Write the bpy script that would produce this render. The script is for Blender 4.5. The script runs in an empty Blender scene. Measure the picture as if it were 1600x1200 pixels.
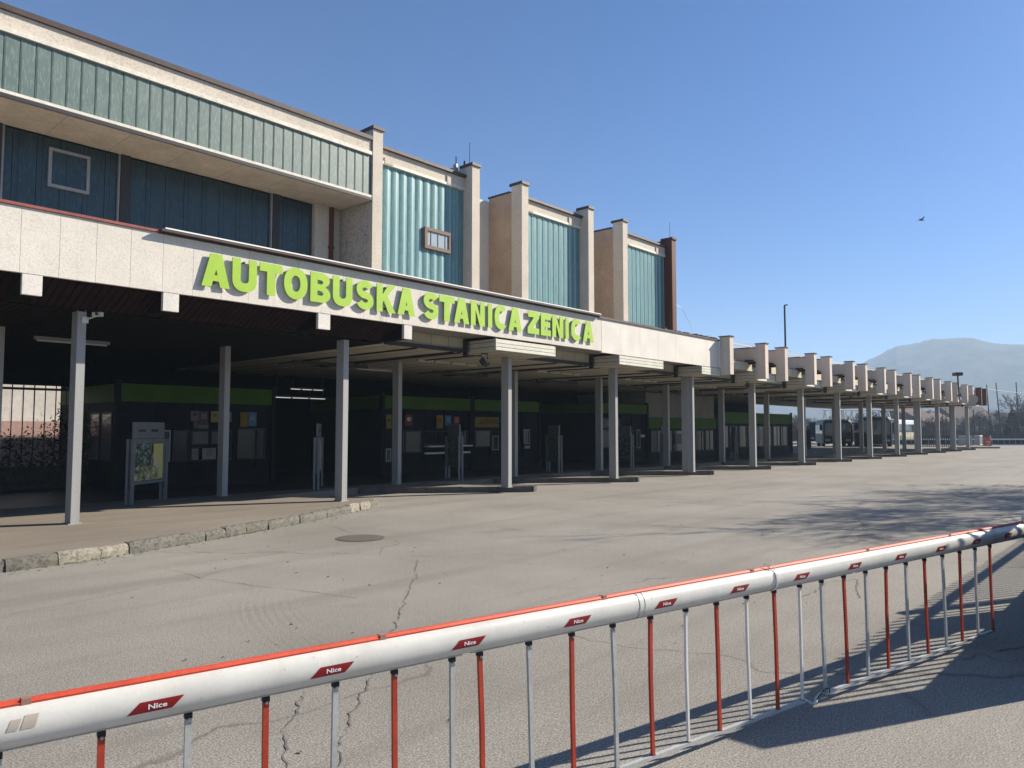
import bpy, math, random
import numpy as np
from mathutils import Vector, Matrix
R = math.radians
random.seed(7)
S = bpy.context.scene
COL = S.collection

# ------------------------------------------------------------------ camera
F, HOR, VPX, H = 1165., 672., 1855., 1.6
PITCH = math.atan((HOR - 600) / F)
AZ = math.atan((VPX - 800) / (F / math.cos(PITCH)))
fw = Vector((math.cos(AZ) * math.cos(PITCH), math.sin(AZ) * math.cos(PITCH), math.sin(PITCH)))
rt = Vector((math.sin(AZ), -math.cos(AZ), 0))
up = rt.cross(fw)
EYE = Vector((0, 0, H))
cd = bpy.data.cameras.new('camera')
cam = bpy.data.objects.new('camera', cd)
COL.objects.link(cam)
cam.matrix_world = Matrix(((rt.x, up.x, -fw.x, 0), (rt.y, up.y, -fw.y, 0), (rt.z, up.z, -fw.z, H), (0, 0, 0, 1)))
cd.sensor_width = 36
cd.lens = 36 * F / 1600
cd.clip_start = .05
cd.clip_end = 12000
S.camera = cam

# ------------------------------------------------------------------ light
SUN_AZ, SUN_EL = R(-27), R(31)
sdir = Vector((math.cos(SUN_EL) * math.cos(SUN_AZ), math.cos(SUN_EL) * math.sin(SUN_AZ), math.sin(SUN_EL)))
world = bpy.data.worlds.new('World')
S.world = world
world.use_nodes = True
wn = world.node_tree
sky = wn.nodes.new('ShaderNodeTexSky')
sky.sky_type = 'NISHITA'
sky.sun_disc = False
sky.sun_elevation = SUN_EL
sky.sun_rotation = math.atan2(sdir.x, sdir.y)
sky.altitude = 2000
sky.air_density = 1.0
sky.dust_density = 4.0
sky.ozone_density = 10
hs = wn.nodes.new('ShaderNodeHueSaturation')
hs.inputs['Saturation'].default_value = 1.18
hs.inputs['Value'].default_value = 1.12
wn.links.new(sky.outputs[0], hs.inputs['Color'])
wn.links.new(hs.outputs[0], wn.nodes['Background'].inputs[0])
wn.nodes['Background'].inputs[1].default_value = .052
sl = bpy.data.lights.new('sun', 'SUN')
sl.energy = 5.0
sl.angle = R(.5)
sl.color = (1, .90, .76)
so = bpy.data.objects.new('sun', sl)
COL.objects.link(so)
so.rotation_euler = sdir.to_track_quat('Z', 'Y').to_euler()
S.view_settings.view_transform = 'Standard'
S.view_settings.look = 'None'
S.view_settings.exposure = 1.12
S.view_settings.gamma = 1
S.cycles.volume_step_rate = 10
S.cycles.max_bounces = 6
S.cycles.diffuse_bounces = 2
S.cycles.volume_bounces = 2
S.cycles.transparent_max_bounces = 8

# ------------------------------------------------------------------ helpers
def ray(px, py):
    return fw * F + rt * (px - 800) + up * (600 - py)
def at(px, depth, z):
    """ground position in column px at a given depth"""
    fh = Vector((math.cos(AZ), math.sin(AZ), 0))
    s = (px - 800) * depth / (F / math.cos(PITCH))
    p = fh * depth + rt * s
    return Vector((p.x, p.y, z))
def tag(o, label=None, cat=None, group=None, kind=None):
    if label: o['label'] = label
    if cat: o['category'] = cat
    if group: o['group'] = group
    if kind: o['kind'] = kind
    return o
def thing(name, loc, label, cat, group=None, rz=0):
    o = bpy.data.objects.new(name, None)
    o.empty_display_size = .2
    COL.objects.link(o)
    o.location = loc
    o.rotation_euler = (0, 0, rz)
    return tag(o, label, cat, group)
class MB:
    def __init__(s):
        s.v, s.f, s.m = [], [], []
        s.cur = 0
    def quad(s, *p):
        n = len(s.v); s.v += [tuple(q) for q in p]; s.f.append(tuple(range(n, n + len(p)))); s.m.append(s.cur)
        return s
    def box(s, x0, x1, y0, y1, z0, z1, M=None):
        n = len(s.v)
        c = [(x0, y0, z0), (x1, y0, z0), (x1, y1, z0), (x0, y1, z0), (x0, y0, z1), (x1, y0, z1), (x1, y1, z1), (x0, y1, z1)]
        if M is not None: c = [tuple(M @ Vector(q)) for q in c]
        s.v += c
        for f in ((0, 3, 2, 1), (4, 5, 6, 7), (0, 1, 5, 4), (1, 2, 6, 5), (2, 3, 7, 6), (3, 0, 4, 7)):
            s.f.append(tuple(n + i for i in f)); s.m.append(s.cur)
        return s
    def cbox(s, c, d, rz=0, ry=0, rx=0):
        M = Matrix.Translation(Vector(c)) @ Matrix.Rotation(rz, 4, 'Z') @ Matrix.Rotation(ry, 4, 'Y') @ Matrix.Rotation(rx, 4, 'X')
        return s.box(-d[0] / 2, d[0] / 2, -d[1] / 2, d[1] / 2, -d[2] / 2, d[2] / 2, M)
    def prism(s, pts, z0, z1):
        n = len(s.v); k = len(pts)
        s.v += [(p[0], p[1], z0) for p in pts] + [(p[0], p[1], z1) for p in pts]
        s.f.append(tuple(range(n + k - 1, n - 1, -1))); s.f.append(tuple(range(n + k, n + 2 * k)))
        s.m += [s.cur] * 2
        for i in range(k):
            j = (i + 1) % k
            s.f.append((n + i, n + j, n + k + j, n + k + i)); s.m.append(s.cur)
        return s
    def tube(s, p0, p1, r0, r1=None, k=8, cap=True):
        r1 = r0 if r1 is None else r1
        p0, p1 = Vector(p0), Vector(p1); d = (p1 - p0)
        if d.length < 1e-6: return s
        d.normalize(); a = d.orthogonal().normalized(); b = d.cross(a)
        n = len(s.v)
        for p, r in ((p0, r0), (p1, r1)):
            for i in range(k):
                t = 2 * math.pi * i / k
                s.v.append(tuple(p + a * math.cos(t) * r + b * math.sin(t) * r))
        for i in range(k):
            j = (i + 1) % k
            s.f.append((n + i, n + j, n + k + j, n + k + i)); s.m.append(s.cur)
        if cap:
            s.f.append(tuple(n + k - 1 - i for i in range(k))); s.f.append(tuple(n + k + i for i in range(k))); s.m += [s.cur] * 2
        return s
    def path(s, pts, r, k=6):
        for a, b in zip(pts[:-1], pts[1:]): s.tube(a, b, r, r, k)
        return s
    def each(s, name, mats, parent=None, nv=8):
        res = []
        for i in range(0, len(s.v), nv):
            q = MB(); q.v = s.v[i:i + nv]; q.f = [tuple(j - i for j in f) for f in s.f if i <= f[0] < i + nv]; q.m = [0] * len(q.f)
            res.append(q.build(name, mats, parent))
        return res
    def build(s, name, mats, parent=None, smooth=False, **kw):
        me = bpy.data.meshes.new(name)
        off = Vector((0, 0, 0)); v = s.v
        if parent is not None and not kw.pop('local', False):
            M = world_of(parent).inverted()
            v = [tuple(M @ Vector(q)) for q in s.v]
        kw.pop('local', None)
        me.from_pydata(v, [], s.f)
        if not isinstance(mats, (list, tuple)): mats = [mats]
        for m in mats: me.materials.append(m)
        if len(mats) > 1: me.polygons.foreach_set('material_index', s.m)
        if smooth:
            import bmesh
            bm = bmesh.new(); bm.from_mesh(me); bmesh.ops.remove_doubles(bm, verts=bm.verts, dist=1e-5); bm.to_mesh(me); bm.free()
            me.polygons.foreach_set('use_smooth', [True] * len(me.polygons))
        o = bpy.data.objects.new(name, me)
        COL.objects.link(o)
        if parent is not None: o.parent = parent
        return tag(o, **kw)
def world_of(o):
    M = Matrix.LocRotScale(o.location, o.rotation_euler, o.scale)
    return world_of(o.parent) @ M if o.parent else M
CH = {}
def kids(o): return [c for c in bpy.data.objects if c.parent == o]
def copy_tree(o, parent=None):
    c = o.copy(); COL.objects.link(c); c.parent = parent
    for ch in kids(o): copy_tree(ch, c)
    return c

# ------------------------------------------------------------------ materials
class NT:
    def __init__(s, name):
        s.m = bpy.data.materials.new(name); s.m.use_nodes = True
        s.t = s.m.node_tree; s.b = s.t.nodes['Principled BSDF']
        g = s.t.nodes.new('ShaderNodeNewGeometry'); s.pos = g.outputs['Position']
    def n(s, typ, **kw):
        nd = s.t.nodes.new(typ)
        for k, v in kw.items():
            if hasattr(nd, k): setattr(nd, k, v)
            else: nd.inputs[k].default_value = v
        return nd
    def l(s, a, b): s.t.links.new(a, b)
    def map(s, sc=(1, 1, 1), vec=None, rot=(0, 0, 0)):
        m = s.n('ShaderNodeMapping'); m.inputs['Scale'].default_value = sc; m.inputs['Rotation'].default_value = rot
        s.l(vec or s.pos, m.inputs['Vector']); return m.outputs[0]
    def noise(s, scale, detail=4, rough=.6, vec=None, dist=0):
        x = s.n('ShaderNodeTexNoise'); x.inputs['Scale'].default_value = scale; x.inputs['Detail'].default_value = detail
        x.inputs['Roughness'].default_value = rough; x.inputs['Distortion'].default_value = dist
        s.l(vec or s.pos, x.inputs['Vector']); return x.outputs['Fac']
    def ramp(s, fac, stops):
        r = s.n('ShaderNodeValToRGB'); e = r.color_ramp.elements
        while len(e) < len(stops): e.new(.5)
        for i, (p, c) in enumerate(stops):
            e[i].position = p; e[i].color = (*c, 1) if not isinstance(c, (int, float)) else (c, c, c, 1)
        s.l(fac, r.inputs[0]); return r.outputs['Color']
    def mix(s, fac, a, b, mode='MIX'):
        x = s.n('ShaderNodeMix'); x.data_type = 'RGBA'; x.blend_type = mode
        for sock, val in ((x.inputs[0], fac), (x.inputs[6], a), (x.inputs[7], b)):
            if hasattr(val, 'is_output'): s.l(val, sock)
            elif isinstance(val, (int, float)): sock.default_value = val if sock.type == 'VALUE' else (val, val, val, 1)
            else: sock.default_value = (*val, 1)
        return x.outputs[2]
    def math(s, op, a, b=0.):
        x = s.n('ShaderNodeMath'); x.operation = op
        for sock, val in ((x.inputs[0], a), (x.inputs[1], b)):
            if hasattr(val, 'is_output'): s.l(val, sock)
            else: sock.default_value = val
        return x.outputs[0]
    def bump(s, h, strength=.3, dist=.01):
        x = s.n('ShaderNodeBump'); x.inputs['Strength'].default_value = strength; x.inputs['Distance'].default_value = dist
        s.l(h, x.inputs['Height']); s.l(x.outputs[0], s.b.inputs['Normal'])
    def base(s, c):
        if hasattr(c, 'is_output'): s.l(c, s.b.inputs['Base Color'])
        else: s.b.inputs['Base Color'].default_value = (*c, 1)
    def setp(s, **kw):
        for k, v in kw.items(): s.b.inputs[k.replace('_', ' ')].default_value = v
def dirty(name, c, rough=.8, var=.25, scale=3, fine=40, spec=.3, stain=None, metallic=0, bump=.15, streak=False, fvar=.18):
    n = NT(name)
    vec = n.map((1, 1, .12)) if streak else None
    a = n.noise(scale, 5, .65, vec)
    f = n.noise(fine, 3, .6)
    d = tuple(x * (1 - var) for x in c); l = tuple(min(1, x * (1 + var * .6)) for x in c)
    col = n.mix(n.ramp(a, [(.3, 0.), (.7, 1.)]), d, l)
    col = n.mix(n.ramp(f, [(.35, 1 - fvar), (.65, 1.)]), (0, 0, 0), col, 'MIX') if False else n.mix(1., col, n.ramp(f, [(.3, 1 - fvar), (.7, 1.)]), 'MULTIPLY')
    if stain:
        sm = n.noise(scale * .8, 8, .75, n.map((1.3, 1.3, .25)))
        col = n.mix(n.ramp(sm, [(.56, 0.), (.72, .75)]), col, stain)
    n.base(col)
    n.setp(Roughness=rough, Metallic=metallic)
    n.b.inputs['Specular IOR Level'].default_value = spec
    if bump: n.bump(f, bump, .01)
    return n.m
def pebble(name, c, dark, amount=.5, stain=None, patchy=.15, scale=38, drip=.5):
    """washed-aggregate concrete"""
    n = NT(name)
    v = n.n('ShaderNodeTexVoronoi'); v.inputs['Scale'].default_value = scale; n.l(n.pos, v.inputs['Vector'])
    f = n.noise(scale * .9, 3, .7)
    sp = n.ramp(f, [(.36, amount), (.52, 0.)])
    col = n.mix(sp, c, dark)
    w = n.noise(1.7, 5, .6)
    col = n.mix(1., col, n.ramp(w, [(.3, 1 - patchy), (.7, 1.)]), 'MULTIPLY')
    if stain:
        sm = n.noise(2.2, 8, .75, n.map((1.6, 1.6, .3)))
        col = n.mix(n.ramp(sm, [(.54, 0.), (.70, .8)]), col, stain)
    if drip:
        dm = n.noise(1, 5, .7, n.map((7, 7, .35))); d2 = n.noise(.5, 3, .6)
        col = n.mix(n.math('MULTIPLY', n.ramp(dm, [(.55, 0.), (.72, drip)]), n.ramp(d2, [(.42, 0.), (.6, 1.)])), col, tuple(x * .42 for x in c))
    n.base(col); n.setp(Roughness=.9); n.b.inputs['Specular IOR Level'].default_value = .2
    n.bump(f, .5, .006)
    return n.m
def plain(name, c, rough=.6, metallic=0, spec=.4, emit=None, estr=1):
    n = NT(name); n.base(c); n.setp(Roughness=rough, Metallic=metallic); n.b.inputs['Specular IOR Level'].default_value = spec
    if emit: n.b.inputs['Emission Color'].default_value = (*emit, 1); n.b.inputs['Emission Strength'].default_value = estr
    return n.m
def uglass(name, c1, c2, joint, period, x0, rough=.35, jw=.06, streak=(.75, .8, .78)):
    """profiled channel glass: soft vertical gradients, streaks of dirt, thin joints"""
    n = NT(name)
    sx = n.n('ShaderNodeSeparateXYZ'); n.l(n.pos, sx.inputs[0])
    u = n.math('FRACT', n.math('DIVIDE', n.math('SUBTRACT', sx.outputs[0], x0), period))
    cell = n.math('FLOOR', n.math('DIVIDE', n.math('SUBTRACT', sx.outputs[0], x0), period))
    wn_ = n.n('ShaderNodeTexWhiteNoise'); wn_.noise_dimensions = '1D'; n.l(cell, wn_.inputs['W'])
    a = n.noise(2.5, 6, .7, n.map((3, 3, .5)))
    f = n.noise(9, 5, .75, n.map((4, 4, .7)))
    col = n.mix(n.ramp(a, [(.3, 0.), (.7, 1.)]), c1, c2)
    col = n.mix(n.math('MULTIPLY', wn_.outputs['Value'], .35), col, c1)
    col = n.mix(n.ramp(f, [(.50, 0.), (.76, .6)]), col, streak)
    edge = n.math('ABSOLUTE', n.math('SUBTRACT', u, .5))
    col = n.mix(n.ramp(edge, [(.5 - jw, 0.), (.5 - jw * .6, 1.)]), col, joint)
    n.base(col); n.setp(Roughness=rough); n.b.inputs['Specular IOR Level'].default_value = .5
    return n.m

M = {}
M['fascia'] = pebble('fascia_concrete', (.68, .645, .575), (.42, .38, .33), .42, stain=(.60, .54, .46), scale=48, patchy=.1)
M['fascia_clean'] = dirty('fascia_smooth', (.68, .65, .585), .75, .12, 1.5, 30, .3, stain=(.62, .58, .5), fvar=.06)
M['pier'] = pebble('pier_concrete', (.64, .58, .49), (.34, .29, .23), .5, stain=(.52, .45, .37), scale=38)
M['brown_render'] = pebble('brown_render', (.50, .38, .28), (.28, .21, .15), .6, patchy=.25, scale=30)
M['upstand'] = dirty('upstand_cladding', (.62, .54, .46), .8, .16, 1.5, 25, .3, streak=True, stain=(.52, .44, .37), fvar=.1)
M['joint'] = plain('joint_dark', (.04, .035, .03), .9)
M['coping'] = dirty('dark_coping_metal', (.075, .05, .045), .55, .3, 4, 30, .4)
M['coping_red'] = dirty('red_coping_metal', (.30, .09, .065), .5, .3, 4, 30, .4)
M['coping_white'] = plain('white_metal_edge', (.75, .74, .7), .5)
M['rust'] = dirty('rust_red_cladding', (.13, .05, .035), .7, .4, 2.5, 20, .3, streak=True)
M['trim'] = dirty('white_painted_trim', (.72, .69, .6), .6, .2, 6, 30, .35)
M['glass_band'] = uglass('channel_glass_green', (.075, .122, .112), (.125, .175, .158), (.02, .035, .035), .2165, 9.925, .45, .022, (.32, .40, .34))
M['glass_bay'] = uglass('channel_glass_teal', (.07, .185, .20), (.165, .305, .31), (.30, .41, .375), .245, 10.4, .3, .09, (.34, .42, .40))
M['glass_blue'] = uglass('channel_glass_blue', (.010, .028, .036), (.022, .048, .058), (.004, .007, .012), .36, 5.33, .3, .025, (.10, .15, .19))
M['soffit'] = dirty('soffit_concrete', (.66, .58, .47), .85, .18, 2, 18, .2, stain=(.46, .40, .33))
M['dirty_wall'] = pebble('stained_wall', (.60, .55, .48), (.16, .13, .11), .6, stain=(.22, .18, .15), scale=26)
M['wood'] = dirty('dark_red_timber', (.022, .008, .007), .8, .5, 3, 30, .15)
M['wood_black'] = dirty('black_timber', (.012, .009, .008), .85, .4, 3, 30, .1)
M['white_block'] = pebble('beam_end_plaster', (.72, .69, .63), (.4, .37, .33), .45, scale=40)
M['slat_white'] = dirty('white_slats', (.66, .65, .55), .6, .12, 3, 30, .35)
M['column'] = dirty('grey_painted_steel', (.36, .36, .35), .5, .14, 2, 40, .4, streak=True)
M['dark_metal'] = plain('dark_metal', (.03, .028, .028), .55)
M['black'] = plain('black_rubber', (.012, .012, .013), .7)
M['lime'] = dirty('lime_sign_paint', (.33, .53, .045), .5, .08, 4, 60, .35, fvar=.08)
M['kgreen'] = dirty('green_sign_band', (.055, .125, .006), .6, .15, 2, 30, .15)
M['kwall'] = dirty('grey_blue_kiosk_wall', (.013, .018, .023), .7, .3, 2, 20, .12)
M['kglass'] = plain('dark_window_glass', (.008, .011, .013), .12, 0, .35)
M['cream'] = dirty('cream_wall', (.28, .26, .22), .85, .2, 2, 20, .2)
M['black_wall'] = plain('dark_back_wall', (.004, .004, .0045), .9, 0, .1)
M['grey_frame'] = dirty('aluminium_frame', (.30, .31, .32), .45, .15, 3, 40, .5)
M['white_paint'] = dirty('white_gloss_paint', (.68, .67, .62), .33, .10, 5, 60, .5, fvar=.05, bump=0)
M['boom_paint'] = dirty('weathered_boom_paint', (.60, .59, .54), .33, .12, 4, 90, .5, stain=(.50, .47, .40), fvar=.06, bump=0)
M['bar_white'] = dirty('dull_white_bar', (.42, .43, .41), .5, .15, 9, 60, .4, bump=0)
M['bar_red'] = dirty('red_bar', (.40, .045, .02), .5, .2, 9, 60, .4, bump=0)
M['rubber_red'] = dirty('red_rubber_strip', (.62, .075, .035), .55, .15, 5, 60, .35, bump=0)
M['sticker'] = plain('dark_red_sticker', (.21, .005, .009), .4)
M['sticker_text'] = plain('white_lettering', (.8, .78, .76), .5)
M['orange'] = dirty('orange_plastic', (.55, .09, .03), .5, .15, 3, 30, .4)
M['galv'] = dirty('galvanised_steel', (.34, .35, .34), .5, .15, 3, 30, .4, metallic=.3)
M['bark'] = dirty('grey_bark', (.085, .068, .052), .9, .3, 5, 40, .1)
M['bark_far'] = dirty('winter_branches', (.10, .080, .066), .9, .3, 1, 8, .05, bump=0)
M['conifer'] = dirty('dark_conifer_needles', (.022, .040, .022), .9, .4, .8, 5, .1, bump=0)
M['leaf'] = dirty('dark_ivy_leaves', (.02, .035, .012), .6, .4, 3, 30, .3, bump=0)
M['bus_dark'] = plain('dark_bus_paint', (.009, .010, .012), .5, 0, .3)
M['bus_white'] = dirty('white_bus_paint', (.6, .6, .58), .3, .06, 1, 10, .5, bump=0)
M['bus_cream'] = plain('yellow_cream_bus_paint', (.6, .56, .3), .35)
M['bus_glass'] = plain('bus_glass', (.02, .03, .04), .06, 0, .8)
M['tyre'] = plain('tyre', (.015, .015, .015), .8)
M['roof_tile'] = dirty('faded_roof_tiles', (.13, .095, .082), .85, .25, .6, 6, .1)
M['house_wall'] = dirty('pale_house_render', (.42, .39, .34), .85, .15, .5, 4, .2)
M['house_wall2'] = dirty('ochre_house_render', (.40, .28, .18), .85, .15, .5, 4, .2)
M['hedge_dark'] = dirty('dark_plinth_concrete', (.055, .045, .04), .9, .3, .6, 8, .1)
M['glow_on'] = plain('strip_glow', (.8, .8, .8), .5, 0, .4, (1, .98, .92), .3)
M['bright_wall'] = dirty('translucent_sheet_wall', (.62, .60, .57), .5, .15, .8, 6, .4)
M['pink_wall'] = dirty('pinkish_lower_sheet', (.40, .27, .24), .6, .15, .8, 6, .3)

def asphalt():
    n = NT('worn_pale_asphalt')
    fine = n.noise(95, 3, .75)
    mid = n.noise(24, 3, .7)
    big = n.noise(.35, 6, .62)
    patch = n.noise(1.3, 6, .7, n.map((.6, 1.6, 1)))
    col = n.mix(n.ramp(big, [(.32, 0.), (.68, 1.)]), (.205, .194, .171), (.28, .265, .236))
    g = n.ramp(fine, [(.36, .42), (.5, .99), (.63, 1.55)])
    col = n.mix(1., col, g, 'MULTIPLY')
    col = n.mix(1., col, n.ramp(mid, [(.3, .86), (.7, 1.06)]), 'MULTIPLY')
    col = n.mix(n.ramp(patch, [(.62, 0.), (.76, .42)]), col, (.11, .098, .082))
    trk = n.noise(1, 5, .6, n.map((.10, 1.5, 1), rot=(0, 0, .12)))
    col = n.mix(n.ramp(trk, [(.50, 0.), (.70, .38)]), col, (.13, .118, .102))
    oil = n.noise(.8, 3, .5, dist=.6)
    col = n.mix(n.ramp(oil, [(.66, 0.), (.74, .3)]), col, (.10, .09, .08))
    # faint sealed cracks of the old surface
    v = n.n('ShaderNodeTexVoronoi'); v.feature = 'DISTANCE_TO_EDGE'; v.inputs['Scale'].default_value = .16
    wv = n.n('ShaderNodeTexNoise'); wv.inputs['Scale'].default_value = .9; wv.inputs['Detail'].default_value = 6; n.l(n.pos, wv.inputs['Vector'])
    ad = n.n('ShaderNodeVectorMath'); ad.operation = 'MULTIPLY_ADD'; ad.inputs[1].default_value = (1.2, 1.2, 0)
    n.l(wv.outputs['Color'], ad.inputs[0]); n.l(n.pos, ad.inputs[2]); n.l(ad.outputs[0], v.inputs['Vector'])
    msk = n.math('MULTIPLY', n.ramp(v.outputs['Distance'], [(.0006, .55), (.0022, 0.)]), n.ramp(n.noise(.25, 2), [(.42, 0.), (.55, 1.)]))
    col = n.mix(msk, col, (.05, .043, .036))
    # tyre scrub arcs round a turning centre
    sx = n.n('ShaderNodeVectorMath'); sx.operation = 'DISTANCE'; n.l(n.pos, sx.inputs[0]); sx.inputs[1].default_value = (7.6, 4.2, 0)
    rr = n.math('SINE', n.math('MULTIPLY', sx.outputs['Value'], 88.))
    ring = n.ramp(n.math('DIVIDE', sx.outputs['Value'], 10.), [(.40, 0.), (.43, 1.), (.465, 1.), (.49, 0.)])
    am = n.math('MULTIPLY', n.math('MULTIPLY', ring, n.math('MULTIPLY', n.math('ADD', rr, 1.), .5)), n.ramp(n.noise(.5, 3), [(.40, 0.), (.60, .24)]))
    col = n.mix(am, col, (.12, .105, .085))
    n.base(col); n.setp(Roughness=.92); n.b.inputs['Specular IOR Level'].default_value = .25
    n.bump(fine, .35, .005)
    return n.m
M['asphalt'] = asphalt()
def paving():
    n = NT('dusty_platform_paving')
    fine = n.noise(80, 3, .7); big = n.noise(.8, 6, .65, n.map((.5, 1.6, 1)))
    col = n.mix(n.ramp(big, [(.3, 0.), (.7, 1.)]), (.185, .16, .13), (.265, .235, .195))
    col = n.mix(1., col, n.ramp(fine, [(.3, .6), (.7, 1.15)]), 'MULTIPLY')
    n.base(col); n.setp(Roughness=.9); n.b.inputs['Specular IOR Level'].default_value = .2
    n.bump(fine, .4, .005)
    return n.m
M['paving'] = paving()
M['shade_floor'] = dirty('shade_dark_floor', (.03, .03, .034), .5, .3, 1.5, 30, .4)
M['kerb'] = pebble('rough_kerb_stone', (.155, .15, .13), (.06, .055, .045), .75, stain=(.14, .13, .09), scale=26)
M['kerb_light'] = pebble('pale_kerb_stone', (.27, .255, .205), (.10, .09, .07), .7, scale=24)
M['kerb_dark'] = dirty('worn_dark_kerb', (.13, .115, .10), .9, .3, 4, 30, .1)
def cream_planks(name, axis, period, c=(.40, .37, .30), line=(.03, .026, .02), w=.035, rough=.7):
    n = NT(name)
    sx = n.n('ShaderNodeSeparateXYZ'); n.l(n.pos, sx.inputs[0])
    u = n.math('FRACT', n.math('DIVIDE', sx.outputs[axis], period))
    a = n.noise(1.2, 5, .65)
    col = n.mix(n.ramp(a, [(.3, 0.), (.7, 1.)]), tuple(x * .8 for x in c), c)
    col = n.mix(n.ramp(u, [(w, 1.), (w * 1.4, 0.)]), col, line)
    n.base(col); n.setp(Roughness=rough); n.b.inputs['Specular IOR Level'].default_value = .3
    return n.m
M['ceil'] = cream_planks('cream_ceiling_planks', 0, .62, (.50, .45, .35), w=.06)
M['side_planks'] = cream_planks('cream_side_planks', 2, .115, (.56, .52, .42), w=.09)
M['back_planks'] = cream_planks('cream_recess_boards', 0, .55, (.52, .48, .36), (.1, .09, .07), w=.02)
def hillmat():
    n = NT('winter_wooded_hillside')
    a = n.noise(.024, 6, .7); b = n.noise(.18, 4, .7)
    col = n.mix(n.ramp(a, [(.35, 0.), (.65, 1.)]), (.03, .036, .02), (.15, .125, .08))
    col = n.mix(1., col, n.ramp(b, [(.3, .6), (.7, 1.1)]), 'MULTIPLY')
    n.base(col); n.setp(Roughness=1.); n.b.inputs['Specular IOR Level'].default_value = 0
    return n.m
M['hill'] = hillmat()

# ------------------------------------------------------------------ ground
g = MB()
g.quad((-4000, -4000, 0), (5000, -4000, 0), (5000, 5000, 0), (-4000, 5000, 0))
g.build('ground', M['asphalt'], kind='structure')

PZ = .14
plat = MB()
kp = [(-16, 10.0), (0, 10.0), (2.46, 10.03), (3.3, 10.1), (4.35, 10.42), (5.2, 10.7), (6.14, 11.02), (7.0, 11.38), (7.8, 11.74), (8.7, 12.18), (9.5, 12.62), (9.95, 12.92)]
out = kp + [(9.98, 13.12), (9.2, 13.9), (8.6, 15.2)]
tips = [14.85 + 4.96 * i for i in range(12)]
for tx in tips:
    out += [(tx - 3.35, 15.6), (tx - .05, 12.72), (tx + .14, 12.78), (tx + .22, 12.98), (tx - .6, 13.9), (tx - 1.3, 15.6)]
tx = tips[-1]
out += [(tx + 4, 15.4), (77, 12.2), (80, 12.6), (80, 24.5), (-16, 24.5)]
plat.prism(out, -.05, PZ)
plat.build('platform', M['paving'], kind='structure')
b = MB(); b.box(-16, 52, 16.25, 24.4, PZ, PZ + .006); b.build('hall_floor', M['shade_floor'], kind='structure')  # darker inner floor sheet, the canopy's shade put into its colour
# dark worn kerb faces on the fingers, proud of the paving by a few mm
kb = MB()
for tx in tips:
    pts = [(tx - 3.35, 15.6), (tx - .05, 12.72), (tx + .14, 12.78), (tx + .22, 12.98), (tx - .6, 13.9), (tx - 1.3, 15.6)]
    for a, b in zip(pts[:-1], pts[1:]):
        a, b = Vector((*a, 0)), Vector((*b, 0)); d = (b - a).normalized(); nrm = Vector((d.y, -d.x, 0))
        L = (b - a).length; k = max(1, int(L / .8))
        for i in range(k):
            p = a + d * (L * (i + .5) / k) + nrm * random.uniform(-.006, .006) + nrm * .03
            kb.cbox((p.x, p.y, .074 + random.uniform(-.008, .006)), (L / k - .012, .12, .15), math.atan2(d.y, d.x) , random.uniform(-.006, .006))
kb.build('platform_kerb', M['kerb_dark'], kind='structure')
# rough kerb stones round the front platform
ks, ks2 = MB(), MB()
def along(pts, step):
    P = [Vector((*p, 0)) for p in pts]; res = []; cur = P[0]; i = 0; 
    while i < len(P) - 1:
        need = step(len(res)); p = cur
        while i < len(P) - 1 and (P[i + 1] - cur).length < need:
            need -= (P[i + 1] - cur).length; cur = P[i + 1]; i += 1
        if i >= len(P) - 1: break
        cur = cur + (P[i + 1] - cur).normalized() * need
        res.append((p, cur))
    return res
for n_, (a, b) in enumerate(along([(-5, 10.0)] + kp[1:] + [(9.98, 13.12)], lambda i: random.uniform(.5, .62) if i < 16 else random.uniform(.36, .5))):
    d = (b - a).normalized(); nrm = Vector((d.y, -d.x, 0)); L = (b - a).length
    c = (a + b) / 2 + nrm * (.04 + random.uniform(-.015, .015))
    tgt = ks2 if n_ in (15, 16, 29, 30) else ks
    # a stone with chipped, uneven corners
    w = .11; hh = .147 + random.uniform(-.014, .014); ang = math.atan2(d.y, d.x) + random.uniform(-.02, .02)
    nx = 5; T = Matrix.Translation((c.x, c.y, 0)) @ Matrix.Rotation(ang, 4, 'Z')
    prof = [(-w / 2, -.03), (-w / 2, hh * .55), (-w / 2 + .018, hh * .9), (-w / 2 + .05, hh), (w / 2, hh)]
    rows = []
    for i in range(nx + 1):
        x = (i / nx - .5) * (L - .004); e = .007 if i in (0, nx) else 0
        rows.append([tuple(T @ Vector((x, py + e + random.uniform(-.008, .008), max(-.03, pz - e + random.uniform(-.008, .008))))) for py, pz in prof])
    for i in range(nx):
        for j in range(len(prof) - 1):
            tgt.quad(rows[i][j], rows[i + 1][j], rows[i + 1][j + 1], rows[i][j + 1])
    tgt.quad(*[r for r in rows[0]]); tgt.quad(*[r for r in reversed(rows[-1])])
ks.build('kerb', M['kerb'], kind='structure')
ks2.build('pale_kerb', M['kerb_light'], kind='structure')

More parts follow.
